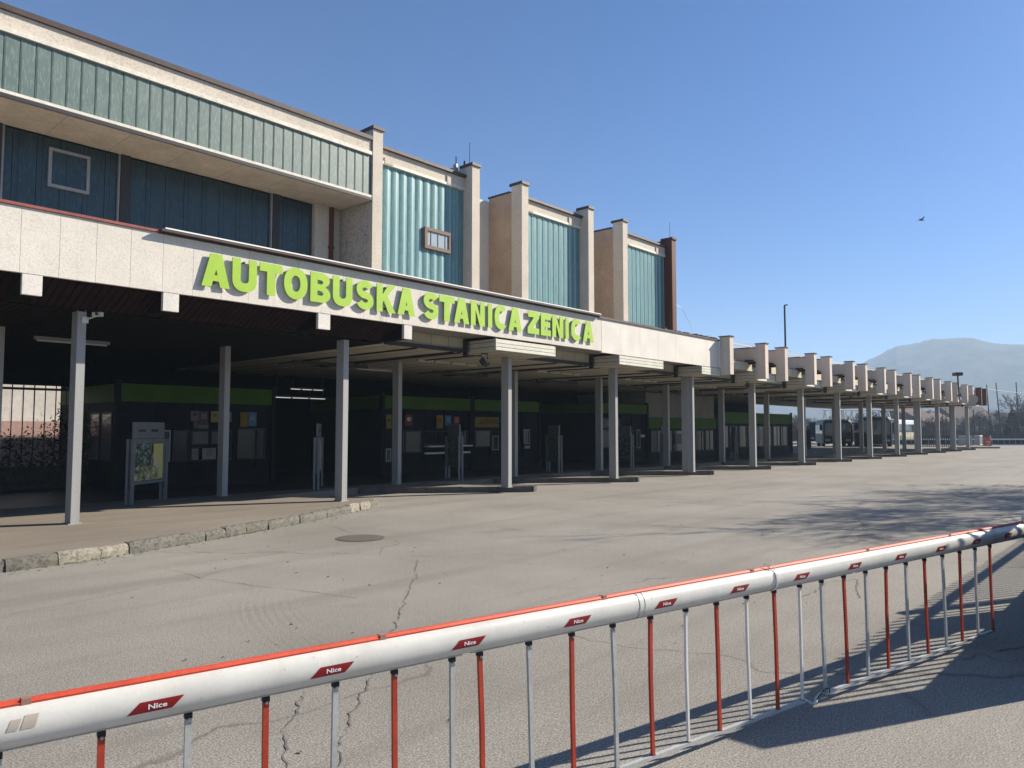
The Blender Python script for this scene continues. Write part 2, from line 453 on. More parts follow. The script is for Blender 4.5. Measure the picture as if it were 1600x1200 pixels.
# cracks traced where they run on the old asphalt
cr = MB(); crk = random.Random(3)
def crack(pts, w, step=.045, jit=.02):
    P = [Vector((*p, .004)) for p in pts]; line = []
    for a, b in zip(P[:-1], P[1:]):
        k = max(2, int((b - a).length / step)); d = (b - a).normalized(); nn = Vector((-d.y, d.x, 0))
        w0 = 0.
        for i in range(k):
            w0 = w0 * .8 + crk.uniform(-jit, jit); line.append(a + (b - a) * (i / k) + nn * w0 * math.sin(math.pi * i / k) + nn * crk.uniform(-.011, .011))
    line.append(P[-1])
    prev = None
    for i, p in enumerate(line):
        d = (line[min(i + 1, len(line) - 1)] - line[max(i - 1, 0)]).normalized(); nn = Vector((-d.y, d.x, 0))
        ww = .45 * w * crk.uniform(.15, 1.6) * (.4 if i in (0, len(line) - 1) else 1)
        cur = (p + nn * ww / 2, p - nn * ww / 2)
        if prev: cr.quad(prev[0], prev[1], cur[1], cur[0])
        prev = cur
crack([(3.71, 9.2), (3.84, 8.25), (3.79, 7.99), (4.0, 7.16), (4.24, 6.48), (4.37, 5.92)], .014)
crack([(1.89, 7.67), (2.4, 7.71), (2.89, 7.85), (3.31, 7.97), (3.8, 8.02), (4.22, 8.28), (4.73, 8.33)], .014)
crack([(4.65, 10.0), (5.12, 9.17), (5.79, 8.13), (6.54, 7.0), (6.99, 5.7)], .016)
crack([(6.13, 7.11), (4.98, 5.89), (4.24, 5.15), (3.54, 4.48), (3.04, 3.97), (2.71, 3.66), (2.45, 3.4), (2.1, 3.0)], .02)
crack([(2.62, 4.09), (2.36, 3.77), (2.14, 3.5), (1.95, 3.2)], .022)
crack([(7.32, 10.65), (7.01, 9.72)], .02)
crack([(8.52, 2.69), (8.05, 2.87), (7.19, 2.8)], .02); crack([(8.52, 2.69), (7.58, 2.37)], .025)
crack([(17.49, 4.45), (23.99, 3.29)], .03); crack([(6.4, 1.1), (6.7, .95), (7.3, .9)], .03); crack([(5.9, 1.3), (6.3, 1.15), (6.2, .98), (6.6, .8)], .02)
crack([(7.9, 1.7), (7.6, 1.5), (7.9, 1.25)], .03)
cr.build('asphalt_cracks', plain('crack_fill', (.13, .118, .10), .95), kind='structure')

gt = MB(); gr_ = random.Random(12)
for i in range(520):
    if i < 330: t_ = gr_.random(); x_ = -2 + 12 * t_; k0 = np.interp(x_, [p[0] for p in kp], [p[1] for p in kp]); x, y = x_, k0 - .09 - abs(gr_.gauss(0, .14))
    else: x, y = gr_.uniform(2, 16), gr_.uniform(2.5, 11)
    if y > 12.4: continue
    a = gr_.uniform(0, 6.28); l = gr_.uniform(.006, .02); c_, s_ = math.cos(a) * l, math.sin(a) * l
    gt.quad((x + c_, y + s_, .006), (x - s_ * .5, y + c_ * .5, .006 + l * .5), (x - c_, y - s_, .006), (x + s_ * .5, y - c_ * .5, .007))
gt.build('grit', plain('dry_leaf_grit', (.06, .045, .03), .9), kind='stuff')
wd = MB()
for i in range(420):
    x = gr_.choice((gr_.uniform(2.4, 9.6), gr_.gauss(5.6, .5), gr_.gauss(7.6, .3), gr_.gauss(3.6, .3))); y = float(np.interp(x, [p[0] for p in kp], [p[1] for p in kp])) - .085 - abs(gr_.gauss(0, .012))
    h_ = gr_.uniform(.01, .035); dx, dy = gr_.gauss(0, .012), gr_.gauss(0, .01)
    wd.quad((x - .004, y, .003), (x + .004, y, .003), (x + dx, y + dy - .004, h_)); wd.quad((x, y - .004, .003), (x, y + .004, .003), (x - dy, y - dx * .4, h_ * .8))
wd.build('kerb_weeds', plain('mossy_green', (.09, .10, .025), .9), kind='stuff')

# manhole grate
mh = thing('drain_cover', (6.78, 9.16, 0), 'round iron grate flush in the asphalt near the stone kerb', 'drain cover')
b = MB()
for i in range(24):
    a0, a1 = 2 * math.pi * i / 24, 2 * math.pi * (i + 1) / 24
    b.quad((6.78 + .36 * math.cos(a0), 9.16 + .36 * math.sin(a0), .006), (6.78 + .36 * math.cos(a1), 9.16 + .36 * math.sin(a1), .006), (6.78 + .30 * math.cos(a1), 9.16 + .30 * math.sin(a1), .006), (6.78 + .30 * math.cos(a0), 9.16 + .30 * math.sin(a0), .006))
b.build('rim', plain('rusty_rim', (.10, .085, .07), .8), mh)
b = MB()
for i in range(-4, 5):
    h_ = math.sqrt(max(0, .3 ** 2 - (i * .064) ** 2)); b.box(6.78 + i * .064 - .014, 6.78 + i * .064 + .014, 9.16 - h_, 9.16 + h_, .002, .009)
    b.box(6.78 - h_, 6.78 + h_, 9.16 + i * .064 - .01, 9.16 + i * .064 + .01, .002, .0075)
b.build('grille', plain('worn_iron', (.17, .155, .13), .7), mh)
b = MB()
b.prism([(6.78 + .3 * math.cos(2 * math.pi * i / 24), 9.16 + .3 * math.sin(2 * math.pi * i / 24)) for i in range(24)], -.02, .0015)
b.build('pit', plain('pit_grime', (.11, .10, .085), .9), mh)

# ------------------------------------------------------------------ upper storey
bl = thing('station_building', (10, 14, 0), 'long concrete station hall with green channel glass and pale piers above the canopy', 'building')
YB = 13.2
b = MB()   # frieze of the overhanging part
b.box(-14, 9.93, YB, 14.4, 7.77, 8.03)
b.build('frieze', M['pier'], bl)
b = MB()
b.box(-14, 9.95, YB - .05, 14.4, 8.032, 8.12)
b.build('roof_coping', M['coping'], bl)
b = MB(); b.box(-14, 9.93, YB - .045, 14.3, 7.69, 7.768); b.box(-14, 9.93, YB - .04, YB + .03, 6.73, 6.782)
b.build('trim', M['trim'], bl)
b = MB()   # channel-glass band: shallow trays side by side
x = 9.925
while x > -14:
    x0 = x - .2165
    b.quad((x0 + .004, YB + .002, 6.783), (x0 + .03, YB - .003, 6.783), (x0 + .03, YB - .003, 7.689), (x0 + .004, YB + .002, 7.689))
    b.quad((x0 + .03, YB - .003, 6.783), (x - .03, YB + .003, 6.783), (x - .03, YB + .003, 7.689), (x0 + .03, YB - .003, 7.689))
    b.quad((x - .03, YB + .003, 6.783), (x - .004, YB + .004, 6.783), (x - .004, YB + .004, 7.689), (x - .03, YB + .003, 7.689))
    x = x0
b.build('glass_band', M['glass_band'], bl)
b = MB(); b.box(-14, 9.92, YB + .014, YB + .2, 6.79, 7.68); b.build('wall', M['joint'], bl)
b = MB()
x = 9.90
while x > -14:
    b.box(x - .993, x, YB - .02, 14.32, 6.64 + .012, 6.725); x -= 1.0
b.build('soffit', M['soffit'], bl)
b = MB(); b.box(-14, 9.93, YB - .05, YB - .021, 6.665, 6.728); b.build('drip_edge', M['dark_metal'], bl)
# recessed blue glazing
b = MB()
x = 9.2
while x > -14:
    if not (5.15 < x - .18 < 5.36 and False):
        b.box(x - .352, x, 14.36, 14.4, 4.7, 6.64)
    x -= .36
b.box(-14, 9.2, 14.402, 14.45, 4.7, 6.65)
b.build('glass_wall', M['glass_blue'], bl)
b = MB()
for xa, xb in ((3.09, 3.28), (5.13, 5.29), (8.2, 8.36), (-1.5, -1.3), (-5, -4.8)): b.box(xa, xb, 14.28, 14.37, 4.7, 6.66)
b.each('wall_post', M['dark_metal'], bl)
b = MB()
for xa in (3.285, 5.095, 8.165): b.box(xa, xa + .03, 14.30, 14.37, 4.7, 6.66)
b.each('light_mullion', M['grey_frame'], bl)
b = MB(); b.box(9.2, 9.62, 14.25, 14.6, 4.7, 6.66); b.box(9.62, 9.96, 14.36, 14.6, 4.7, 6.66)
b.build('wall', M['pier'], bl)
b = MB(); b.box(9.962, 10.2, YB + .2, 14.5, 4.7, 8.0); b.box(9.94, 9.958, YB + .1, 14.35, 4.7, 6.73)
b.build('stained_wall', M['dirty_wall'], bl)
b = MB(); b.tube((9.62, 14.22, 4.7), (9.62, 14.22, 6.64), .055, k=12); b.tube((9.62, 14.22, 5.7), (9.62, 14.22, 5.76), .07, k=12)
b.build('downpipe', M['rust'], bl)
def win(x0, x1, z0, z1, y, fm, w, gm, mull):
    f = MB()
    f.box(x0, x1, y - .05, y + .02, z0, z0 + w); f.box(x0, x1, y - .05, y + .02, z1 - w, z1)
    f.box(x0, x0 + w, y - .048, y + .02, z0 + w, z1 - w); f.box(x1 - w, x1, y - .048, y + .02, z0 + w, z1 - w)
    for m_ in mull: f.box(m_ - .008, m_ + .008, y - .03, y + .01, z0 + w, z1 - w)
    wo = f.build('window', fm, bl)
    p = MB(); p.box(x0 + w, x1 - w, y - .02, y - .005, z0 + w, z1 - w); p.build('pane', gm, wo)
win(3.97, 4.62, 5.78, 6.46, 14.35, M['grey_frame'], .05, M['glass_blue'], ())
win(11.72, 12.60, 5.98, 6.5, 13.46, dirty('brown_window_frame', (.20, .14, .11), .7, .2, 6, 40, .3), .085, plain('greyish_glass', (.30, .38, .42), .25, 0, .6), (12.16, 11.93, 12.4))
# bays: glass recessed 0.34 m between piers
BAYS = ((9.96, 13.06), (14.96, 18.0), (19.86, 22.93))
for bi, (xa, xb) in enumerate(BAYS):
    g0, g1 = xa + .28, xb
    b = MB()
    k = 12; per = .245; n_ = int((g1 - g0) / per) + 1
    for i in range(n_ * k):
        u0, u1 = g0 + per * i / k, g0 + per * (i + 1) / k
        if u1 > g1: break
        f_ = lambda u: 13.5 - .02 * abs(math.sin(math.pi * (u - g0) / per)) ** .8
        b.quad((u0, f_(u0), 4.7), (u1, f_(u1), 4.7), (u1, f_(u1), 7.70), (u0, f_(u0), 7.70))
    b.build('glazing', M['glass_bay'], bl)
    b = MB(); b.box(g0 - .1, g1 + .05, 13.505, 14.2, 4.7, 7.9); b.build('wall', M['joint'], bl)
    b = MB(); b.box(g0, g1, 13.44, 13.9, 7.77, 8.03); b.box(g0 + .25, g0 + .5, 13.41, 13.44, 7.72, 7.86); b.box(g1 - .62, g1 - .5, 13.41, 13.44, 7.72, 7.95)
    b.build('frieze', M['pier'], bl)
    b = MB(); b.box(g0, g1, 13.36, 14.6, 8.032, 8.10); b.build('roof_coping', M['coping'], bl)
    b = MB(); b.box(g0, g1, 13.42, 13.5, 7.70, 7.768); b.build('trim', M['trim'], bl)
    for j, px_ in enumerate((xa, xb)):
        last = bi == 2 and j == 1
        b = MB(); b.box(px_, px_ + .27, 13.16, 13.52 if j == 0 and bi == 0 else (13.9 if j else 13.54), 4.7, 8.30)
        pr = b.build('pier', M['rust'] if last else M['pier'], bl)
        b = MB(); b.box(px_ - .03, px_ + .30, 13.12, 13.6 if bi or j else 13.85, 8.302, 8.37)
        b.build('pier_cap', M['rust'] if last else M['coping'], pr)
    if bi:
        b = MB(); b.box(xa + .003, xa + .26, 13.543, 14.4, 4.7, 8.13); b.build('side_wall', M['brown_render'], bl)
        b = MB(); b.box(xa - .02, xa + .3, 13.61, 14.42, 8.132, 8.18); b.build('roof_coping', M['coping'], bl)
b = MB()
for xa, xb in ((13.33, 14.94), (18.27, 19.84)): b.box(xa - .3, xb + .1, 14.41, 14.8, 4.7, 8.05)
b.each('back_wall', M['fascia_clean'], bl)
b = MB(); b.box(13.1, 13.32, 13.91, 14.6, 4.7, 8.0); b.box(18.04, 18.26, 13.91, 14.6, 4.7, 8.0); b.box(22.97, 23.18, 13.91, 24, 4.7, 8.0)
b.box(-14, 22.9, 23.7, 24, 4.7, 8.0); b.box(-14, 23.1, 14.7, 24, 7.9, 7.98); b.build('wall', M['brown_render'], bl)
# things on the roof
an = thing('roof_antenna', (13.1, 13.65, 8.1), 'small grey antenna cluster with thin rods on the second pier', 'antenna')
b = MB(); b.box(12.93, 13.0, 13.62, 13.72, 8.1, 8.42); b.box(12.8, 12.86, 13.64, 13.7, 8.1, 8.28); b.build('box', M['galv'], an)
b = MB(); b.tube((13.2, 13.4, 8.37), (13.2, 13.4, 8.98), .008, k=6); b.tube((12.97, 13.66, 8.42), (12.97, 13.66, 8.62), .018, k=6); b.tube((13.12, 13.5, 8.37), (13.12, 13.5, 8.5), .03, k=8); b.tube((13.25, 13.36, 8.37), (13.25, 13.36, 8.44), .02, k=8)
b.build('rod', M['dark_metal'], an)
pa = MB(); pa.box(13.35, 13.42, 13.3, 13.4, 7.85, 8.22); pa.box(13.33, 13.36, 13.32, 13.38, 8.0, 8.4)
tag(pa.build('panel_antenna', M['white_paint']), 'white vertical antenna panel fixed to the right side of the second pier', 'antenna')
b = MB(); b.tube((23.05, 13.3, 8.37), (23.05, 13.3, 8.95), .008, k=6)
tag(b.build('lightning_rod', M['dark_metal']), 'thin lightning rod on top of the rust red end pier', 'lightning rod')
b = MB(); pts = [(23.23, 13.3, 6.1), (23.6, 13.2, 5.95), (23.95, 13.1, 5.5), (24.1, 13.0, 5.0), (24.2, 12.8, 4.75)]; b.path(pts, .007, 5)
tag(b.build('loose_cable', M['galv']), 'loose thin cable hanging from the rust red pier to the canopy roof', 'cable')

# ------------------------------------------------------------------ canopy
cn = thing('canopy', (24, 14, 0), 'long flat canopy on thin grey posts with pale panel edge over the bus bays', 'canopy')
YF = 12.0
b = MB()
x = 24.07; x0_ = 16.95
xs = []
while x > -14: xs.append(x); x -= .4895
for x in xs:
    if x - .4895 >= 16.8: continue
    b.box(x - .4855, x, YF, YF + .07, 3.80 + random.uniform(-.002, .002), 4.73)
b.build('fascia', M['fascia'], cn)
b = MB(); x = 24.08
for w_ in (.95, 1.02, 1.08, 1.02, 1.05, 1.02, .95):
    b.box(x - w_ + .006, x, YF - .004, YF + .07, 3.76, 4.70); x -= w_
b.build('fascia_plain', M['fascia_clean'], cn)
b = MB(); b.box(-14, 24.05, YF + .072, YF + .12, 3.82, 4.68); b.build('fascia_backing', M['joint'], cn)
b = MB(); b.box(-14, 4.9, YF - .03, YF + .4, 4.735, 4.775); b.build('coping', M['coping_red'], cn)
b = MB(); b.box(4.9, 16.85, YF - .13, YF + .4, 4.745, 4.78); b.box(4.9, 16.85, YF - .02, YF + .02, 4.72, 4.742); b.build('coping', M['coping'], cn)
b = MB(); b.box(4.95, 16.8, YF - .137, YF - .10, 4.782, 4.805); b.build('coping_edge', M['coping_white'], cn)
b = MB(); b.box(16.85, 24.05, YF - .04, YF + .4, 4.70, 4.745); b.box(16.85, 20, YF - .02, YF + .3, 4.747, 4.765)
b.build('coping', M['coping'], cn)
b = MB()
rr_ = random.Random(5)
for i in range(26):
    xx = 20.5 + i * .14; b.cbox((xx, YF + .12 + rr_.uniform(-.05, .05), 4.765 + rr_.uniform(0, .03)), (.2, rr_.uniform(.1, .25), .03), rr_.uniform(-.3, .3), rr_.uniform(-.1, .1))
b.build('loose_roofing', M['coping'], cn)
# roof slab
M['gravel'] = dirty('pale_roof_gravel', (.42, .39, .34), .95, .2, 2, 40, .1)
b = MB(); b.box(-14, 24.0, YF + .45, 24, 4.45, 4.69); b.box(24.0, 69, 13.1, 24, 4.30, 4.66); b.build('roof', M['gravel'], cn)
# dark timber underside, left part
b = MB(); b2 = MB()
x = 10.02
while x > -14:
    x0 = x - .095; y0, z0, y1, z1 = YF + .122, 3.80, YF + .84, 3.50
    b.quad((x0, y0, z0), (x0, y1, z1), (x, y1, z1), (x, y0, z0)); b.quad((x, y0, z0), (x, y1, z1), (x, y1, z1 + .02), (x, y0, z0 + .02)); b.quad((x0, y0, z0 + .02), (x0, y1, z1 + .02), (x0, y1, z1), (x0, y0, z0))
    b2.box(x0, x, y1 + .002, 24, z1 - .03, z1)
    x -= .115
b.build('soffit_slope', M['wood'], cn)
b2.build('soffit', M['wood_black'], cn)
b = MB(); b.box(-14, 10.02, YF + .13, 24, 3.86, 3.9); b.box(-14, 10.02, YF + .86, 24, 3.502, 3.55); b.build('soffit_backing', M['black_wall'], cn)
for xa, xb in ((3.06, 3.31), (5.0, 5.25), (7.86, 8.12), (9.93, 10.14)):
    b = MB(); b.box(xa, xb, YF - .004, YF + .07, 3.50, 3.790); be = b.build('beam_end', M['white_block'], cn)
    b = MB(); b.box(xa + .02, xb - .02, YF + .072, YF + .84, 3.503, 3.84); b.build('beam', M['wood_black'], be)
# cream ceiling, right part
b = MB(); b.box(10.14, 69.2, 13.02, 23.6, 3.50, 3.53); b.build('ceiling', M['ceil'], cn)
b = MB(); b.box(10.14, 24.0, YF + .13, 13.02, 3.83, 3.86)
b.box(24.0, 69.2, 12.36, 13.02, 3.83, 3.86)
b.build('recess_ceiling', M['cream'], cn)
LB = [(12.72, 14.93), (17.88, 20.27), (22.78, 24.05)] + [(27.0 + 4.95 * i + .12, 29.0 + 4.95 * i) for i in range(9)]
prev = 10.15
for i, (xa, xb) in enumerate(LB):
    # board face of the recess, dark lip below it
    b = MB(); b.box(prev + .02, xa - .02, 12.99, 13.018, 3.56, 3.828); b.build('recess_board', M['back_planks'], cn)
    b = MB(); b.box(prev + .02, xa - .12, 12.93, 12.985, 3.475, 3.565); b.build('gutter', M['dark_metal'], cn)
    b = MB(); b.box(xa - .13, xa - .07, 12.86, 12.99, 3.40, 3.80); b.box(xa - .16, xa - .04, 12.88, 12.96, 3.40, 3.43); b.build('bracket', M['dark_metal'], cn)
    yf = YF + .0 if i < 3 else YF + .04
    b = MB(); b.box(xa, xb, yf + .02, 13.018, 3.504, 3.755 if i < 3 else 3.82)
    lb = b.build('light_box', M['side_planks'], cn)
    b = MB()
    for z_ in (3.49, 3.575, 3.66): b.box(xa, xb - .03, yf - .012, yf + .018, z_, z_ + .074)
    b.box(xb - .028, xb, yf - .014, yf + .018, 3.49, 3.74); b.box(xa - .02, xa - .001, yf - .016, yf + .03, 3.48, 3.76)
    b.build('slats', M['slat_white'], lb)
    b = MB(); b.box(xa + .01, xb - .01, yf + .02, 13.3, 3.488, 3.502); b.build('underside', M['ceil'], lb)
    for dx_ in (-.10, -.34, -1.5, .62):
        b = MB(); b.box(xa + dx_ - .018, xa + dx_ + .018, 13.1, 19.1, 3.468, 3.499); b.build('ceiling_batten', M['dark_metal'], cn)
    prev = xb
# ceiling steps and slots over the inner row
for i in range(12):
    xx = 10.6 + 4.96 * i
    b = MB(); b.box(xx, xx + 2.4, 17.3, 17.38, 3.36, 3.44); b.build('slot_lip', M['dark_metal'], cn)
    b = MB(); b.box(xx + .9, xx + 2.3, 17.41, 17.44, 3.38, 3.498); b.build('slot_board', M['back_planks'], cn)
    b = MB(); b.box(xx + 2.4, xx + 4.7, 15.2, 19.2, 3.44, 3.498); b.build('dropped_panel', M['ceil'], cn)
# upstands beyond the panel edge
XA = [27.02 + 4.95 * i for i in range(9)]
XB = [28.87 + 4.96 * i for i in range(9)]
for i, xx in enumerate([24.1] + XA + XB):
    last = abs(xx - XA[-1]) < .01 or abs(xx - XB[-1]) < .01
    b = MB(); b.box(xx, xx + .27, 11.62, 12.0, 3.53, 4.84)
    u = b.build('upstand', M['rust'] if last else M['upstand'], cn)
    b = MB(); b.box(xx - .03, xx + .3, 11.59, 12.03, 4.842, 4.875); b.build('upstand_cap', M['rust'] if last else M['coping'], u)
    if i:
        zt = 4.72 if i <= 9 else 4.75
        b = MB(); b.box(xx + .03, xx + .24, 12.003, 13.05, 4.20, zt); b.build('upstand_web', M['upstand'], u)
        b = MB(); b.box(xx - .01, xx + .26, 12.04, 13.07, zt + .002, zt + .03); b.build('web_cap', M['coping'], u)
        b = MB(); b.box(xx + .01, xx + .24, 12.003, 13.0, 4.10, 4.197); b.cbox((xx - .12, 12.2, 4.20), (.3, .3, .05), .3, .15); b.build('roof_felt', M['black'], u)
pairs = [(24.37, XA[0])] + [(XB[i] + .27, XA[i + 1]) for i in range(8)]
b = MB(); b1 = MB(); b3 = MB()
for a_, c_ in pairs:
    b.box(a_ + .01, c_ + .35, 12.3, 12.36, 3.86, 4.17); b1.box(a_ - .1, c_ + .4, 12.28, 12.5, 4.172, 4.20)
    b3.box(a_, c_, 12.02, 12.06, 4.70, 4.735); b3.box(a_, c_, 12.35, 12.39, 4.80, 4.83); b3.box(a_, c_, 12.1, 12.12, 4.86, 4.87)
b.each('low_edge_beam', M['back_planks'], cn); b1.each('low_edge_coping', M['coping'], cn); b3.build('roof_rail', M['upstand'], cn)
b = MB(); b2 = MB()
for i in range(9):
    b.box(XA[i] + .28, XB[i] - .01, 12.5, 12.56, 3.80, 4.05); b2.box(XA[i] + .5, XB[i] - .01, 12.2, 12.5, 4.055, 4.28)
b.each('edge_board', M['slat_white'], cn); b2.each('red_box', M['rust'], cn)
# posts
colx = [4.15, 9.12, 14.16, 19.05, 23.82, 28.95, 34.0, 38.9, 43.85, 49.0, 54.0, 59.05, 63.75, 68.5]
colx = [4.12, 9.12, 14.17, 19.0, 23.78, 28.85, 33.95, 38.8, 43.8, 49.0, 54.0, 58.95, 63.8, 68.5]
b = MB()
def hsec(mb, x, y, w, d, z0, z1):
    # rolled channel: web faces with small flange edges
    mb.box(x - w / 2, x + w / 2, y - d / 2, y + d / 2, z0, z1)
    mb.box(x - w / 2 - .004, x - w / 2, y - d / 2 + .004, y - d / 2 + .03, z0, z1); mb.box(x - w / 2 - .004, x - w / 2, y + d / 2 - .03, y + d / 2 - .004, z0, z1)
hsec(b, 4.12, 13.0, .125, .25, PZ, 3.50)
b.box(4.12 - .1, 4.12 + .1, 12.86, 13.14, PZ, PZ + .012)
proto = b.build('column', M['column'], cn)
inner = [3.74, 8.05, 12.98, 17.72, 22.4, 27.15, 32.1, 37.1, 42.0, 47.0, 52.0, 57.0, 62.0]
def colcopy(x, y):
    c = proto.copy(); COL.objects.link(c); c.parent = cn; c.location = (x - 4.12, y - 13.0, 0)
for x in colx[1:]: colcopy(x, 13.0)
for x in (23.69, 53.96, 63.86): colcopy(x, 13.14)
for x in inner: colcopy(x, 15.95)

# ------------------------------------------------------------------ sign letters
sg = thing('station_sign', (11, 11.95, 4), 'lime green raised capital letters reading AUTOBUSKA STANICA ZENICA on the canopy edge', 'sign')
LET = [('A', 5.585, 6.074), ('U', 6.117, 6.566), ('T', 6.621, 7.065), ('O', 7.096, 7.578), ('B', 7.642, 8.078), ('U', 8.131, 8.579), ('S', 8.67, 9.091), ('K', 9.166, 9.649), ('A', 9.702, 10.17), ('S', 10.403, 10.832), ('T', 10.856, 11.308), ('A', 11.297, 11.763), ('N', 11.82, 12.269), ('I', 12.381, 12.518), ('C', 12.592, 13.042), ('A', 13.085, 13.564), ('Z', 13.787, 14.224), ('E', 14.294, 14.686), ('N', 14.749, 15.20), ('I', 15.296, 15.43), ('C', 15.527, 16.0), ('A', 16.054, 16.547)]
dg = bpy.context.evaluated_depsgraph_get
def text_mesh(ch, offset, extrude, res=4):
    cu = bpy.data.curves.new('t', 'FONT'); cu.body = ch; cu.offset = offset; cu.extrude = extrude; cu.resolution_u = res
    ob = bpy.data.objects.new('t', cu); COL.objects.link(ob)
    bpy.context.view_layer.update()
    me = bpy.data.meshes.new_from_object(ob.evaluated_get(dg()))
    bpy.data.objects.remove(ob); bpy.data.curves.remove(cu)
    return me
def arc(cx, cy, rx, ry, a0, a1, n=14, e=.86):
    r = []
    for i in range(n + 1):
        a = R(a0 + (a1 - a0) * i / n); c_, s_ = math.cos(a), math.sin(a)
        r.append((cx + rx * math.copysign(abs(c_) ** e, c_), cy + ry * math.copysign(abs(s_) ** e, s_)))
    return r
def glyph(ch, w, h, t):
    if ch == 'A':
        a = t * .66; k = (w / 2 - a) / h; u = 1.12 * t; y1, y2 = .18 * h, .36 * h
        return [[(0, 0), (w / 2 - a, h), (w / 2 + a, h), (w, 0), (w - u, 0), (w - u - k * y1, y1), (u + k * y1, y1), (u, 0)], [(u + k * y2, y2), (w - u - k * y2, y2), (w / 2, min(.8 * h, (w / 2 - u) / k))]]
    if ch == 'U': return [[(0, h)] + arc(w / 2, .36 * h, w / 2, .36 * h + .01, 180, 360) + [(w, h), (w - t, h)] + arc(w / 2, .38 * h, w / 2 - t, .38 * h - t * .95, 360, 180) + [(t, h)]]
    if ch == 'T': m = w / 2; return [[(0, h), (w, h), (w, h - t), (m + t * .56, h - t), (m + t * .56, 0), (m - t * .56, 0), (m - t * .56, h - t), (0, h - t)]]
    if ch == 'I': return [[(0, 0), (w, 0), (w, h), (0, h)]]
    if ch == 'N': return [[(0, 0), (0, h), (1.08 * t, h), (w - t, .36 * h), (w - t, h), (w, h), (w, 0), (w - 1.08 * t, 0), (t, .64 * h), (t, 0)]]
    if ch == 'Z': return [[(0, 0), (0, t), (w - 1.4 * t, h - t), (.04 * w, h - t), (.04 * w, h), (w, h), (w, h - t), (1.4 * t, t), (w, t), (w, 0)]]
    if ch == 'E': return [[(0, 0), (0, h), (w, h), (w, h - t), (t * 1.1, h - t), (t * 1.1, .5 * h + t * .5), (w * .92, .5 * h + t * .5), (w * .92, .5 * h - t * .42), (t * 1.1, .5 * h - t * .42), (t * 1.1, t), (w, t), (w, 0)]]
    if ch == 'K': return [[(0, 0), (0, h), (t, h), (t, .60 * h), (w - 1.28 * t, h), (w - .01, h), (.56 * w, .60 * h), (w, 0), (w - 1.28 * t, 0), (.37 * w, .42 * h), (t, .34 * h), (t, 0)]]
    if ch == 'O': return [arc(w / 2, h / 2, w / 2, h / 2 + .01, 0, 350, 30, .92), arc(w / 2, h / 2, w / 2 - t, h / 2 - t * .9, 0, 345, 24, .92)]
    if ch == 'C':
        return [arc(w / 2 + .01, h / 2, w / 2, h / 2 + .01, 38, 322, 26, .92) + [(w * .70, .5 * h - .155)] + arc(w / 2 + .01, h / 2, w / 2 - t, h / 2 - t * .9, 300, 60, 20, .92) + [(w * .70, .5 * h + .155)]]
    if ch == 'B':
        ym = .52 * h
        o = [(0, 0), (0, h), (w * .55, h)] + arc(w * .55, (h + ym) / 2, w * .41, (h - ym) / 2, 90, -60, 9, 1) + arc(w * .55, ym / 2 + .01, w * .45, ym / 2 + .01, 62, -90, 9, 1)
        return [o, [(t, ym + t * .36)] + arc(w * .52, (h + ym) / 2 - t * .30, w * .42 - t * .95, (h - ym) / 2 - t * .65, -90, 90, 6, 1) + [(t, h - t * .92)], [(t, t * .9)] + arc(w * .52, (ym + t * .4) / 2, w * .46 - t, (ym - t * 1.35) / 2, -90, 90, 6, 1) + [(t, ym - t * .5)]]
    if ch == 'S':
        tt = t * .95; rx = (w - tt) / 2; ry = (h + .02 - tt) / 4; c1, c2 = h / 2 + ry, h / 2 - ry
        cl = arc(w / 2, c1, rx * .97, ry, 22, 270, 16, 1)[:-1] + arc(w / 2, c2, rx, ry, 90, -160, 16, 1)
        L_, R_ = [], []
        for i, p in enumerate(cl):
            a, b_ = cl[max(0, i - 1)], cl[min(len(cl) - 1, i + 1)]; dx, dy = b_[0] - a[0], b_[1] - a[1]; q = math.hypot(dx, dy)
            L_.append((p[0] - dy / q * tt / 2, p[1] + dx / q * tt / 2)); R_.append((p[0] + dy / q * tt / 2, p[1] - dx / q * tt / 2))
        return [L_ + R_[::-1]]
for ch, xa, xb in LET:
    cu = bpy.data.curves.new('letter', 'CURVE'); cu.dimensions = '2D'; cu.fill_mode = 'BOTH'; cu.extrude = .009
    for poly in glyph(ch, xb - xa, .56, .148 if ch != 'I' else .14):
        sp = cu.splines.new('POLY'); sp.points.add(len(poly) - 1); sp.use_cyclic_u = True
        for q, p in zip(sp.points, poly): q.co = (p[0], p[1], 0, 1)
    tmp = bpy.data.objects.new('t', cu); COL.objects.link(tmp); bpy.context.view_layer.update()
    me = bpy.data.meshes.new_from_object(tmp.evaluated_get(dg())); bpy.data.objects.remove(tmp); bpy.data.curves.remove(cu)
    me.name = 'letter'; me.materials.clear(); me.materials.append(M['lime'])
    o = bpy.data.objects.new('letter', me); COL.objects.link(o); o.parent = sg
    o.rotation_euler = (R(90), 0, 0); o.location = (xa - 11, -.004, 3.982 - 4)
for ch, xa, xb in LET:
    xm = (xa + xb) / 2
    for z_ in (4.04, 4.47):
        b = MB(); b.box(xm - .015, xm + .015, 11.957, 12.0, z_, z_ + .03); b.build('fixing', M['dark_metal'], sg)
# ------------------------------------------------------------------ ground floor
YK = 19.2
b = MB()
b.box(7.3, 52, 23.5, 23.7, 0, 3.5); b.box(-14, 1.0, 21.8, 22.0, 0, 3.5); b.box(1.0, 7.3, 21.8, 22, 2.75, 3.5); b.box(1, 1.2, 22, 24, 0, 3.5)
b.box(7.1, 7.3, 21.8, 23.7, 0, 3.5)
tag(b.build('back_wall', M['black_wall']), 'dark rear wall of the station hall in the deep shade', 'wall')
b = MB(); b.box(-14, 10.02, 23.99, 24.1, 3.4, 4.7); b.box(10.14, 52, 23.75, 24.1, 3.53, 4.4); b.build('rear_fascia', M['cream'], cn)
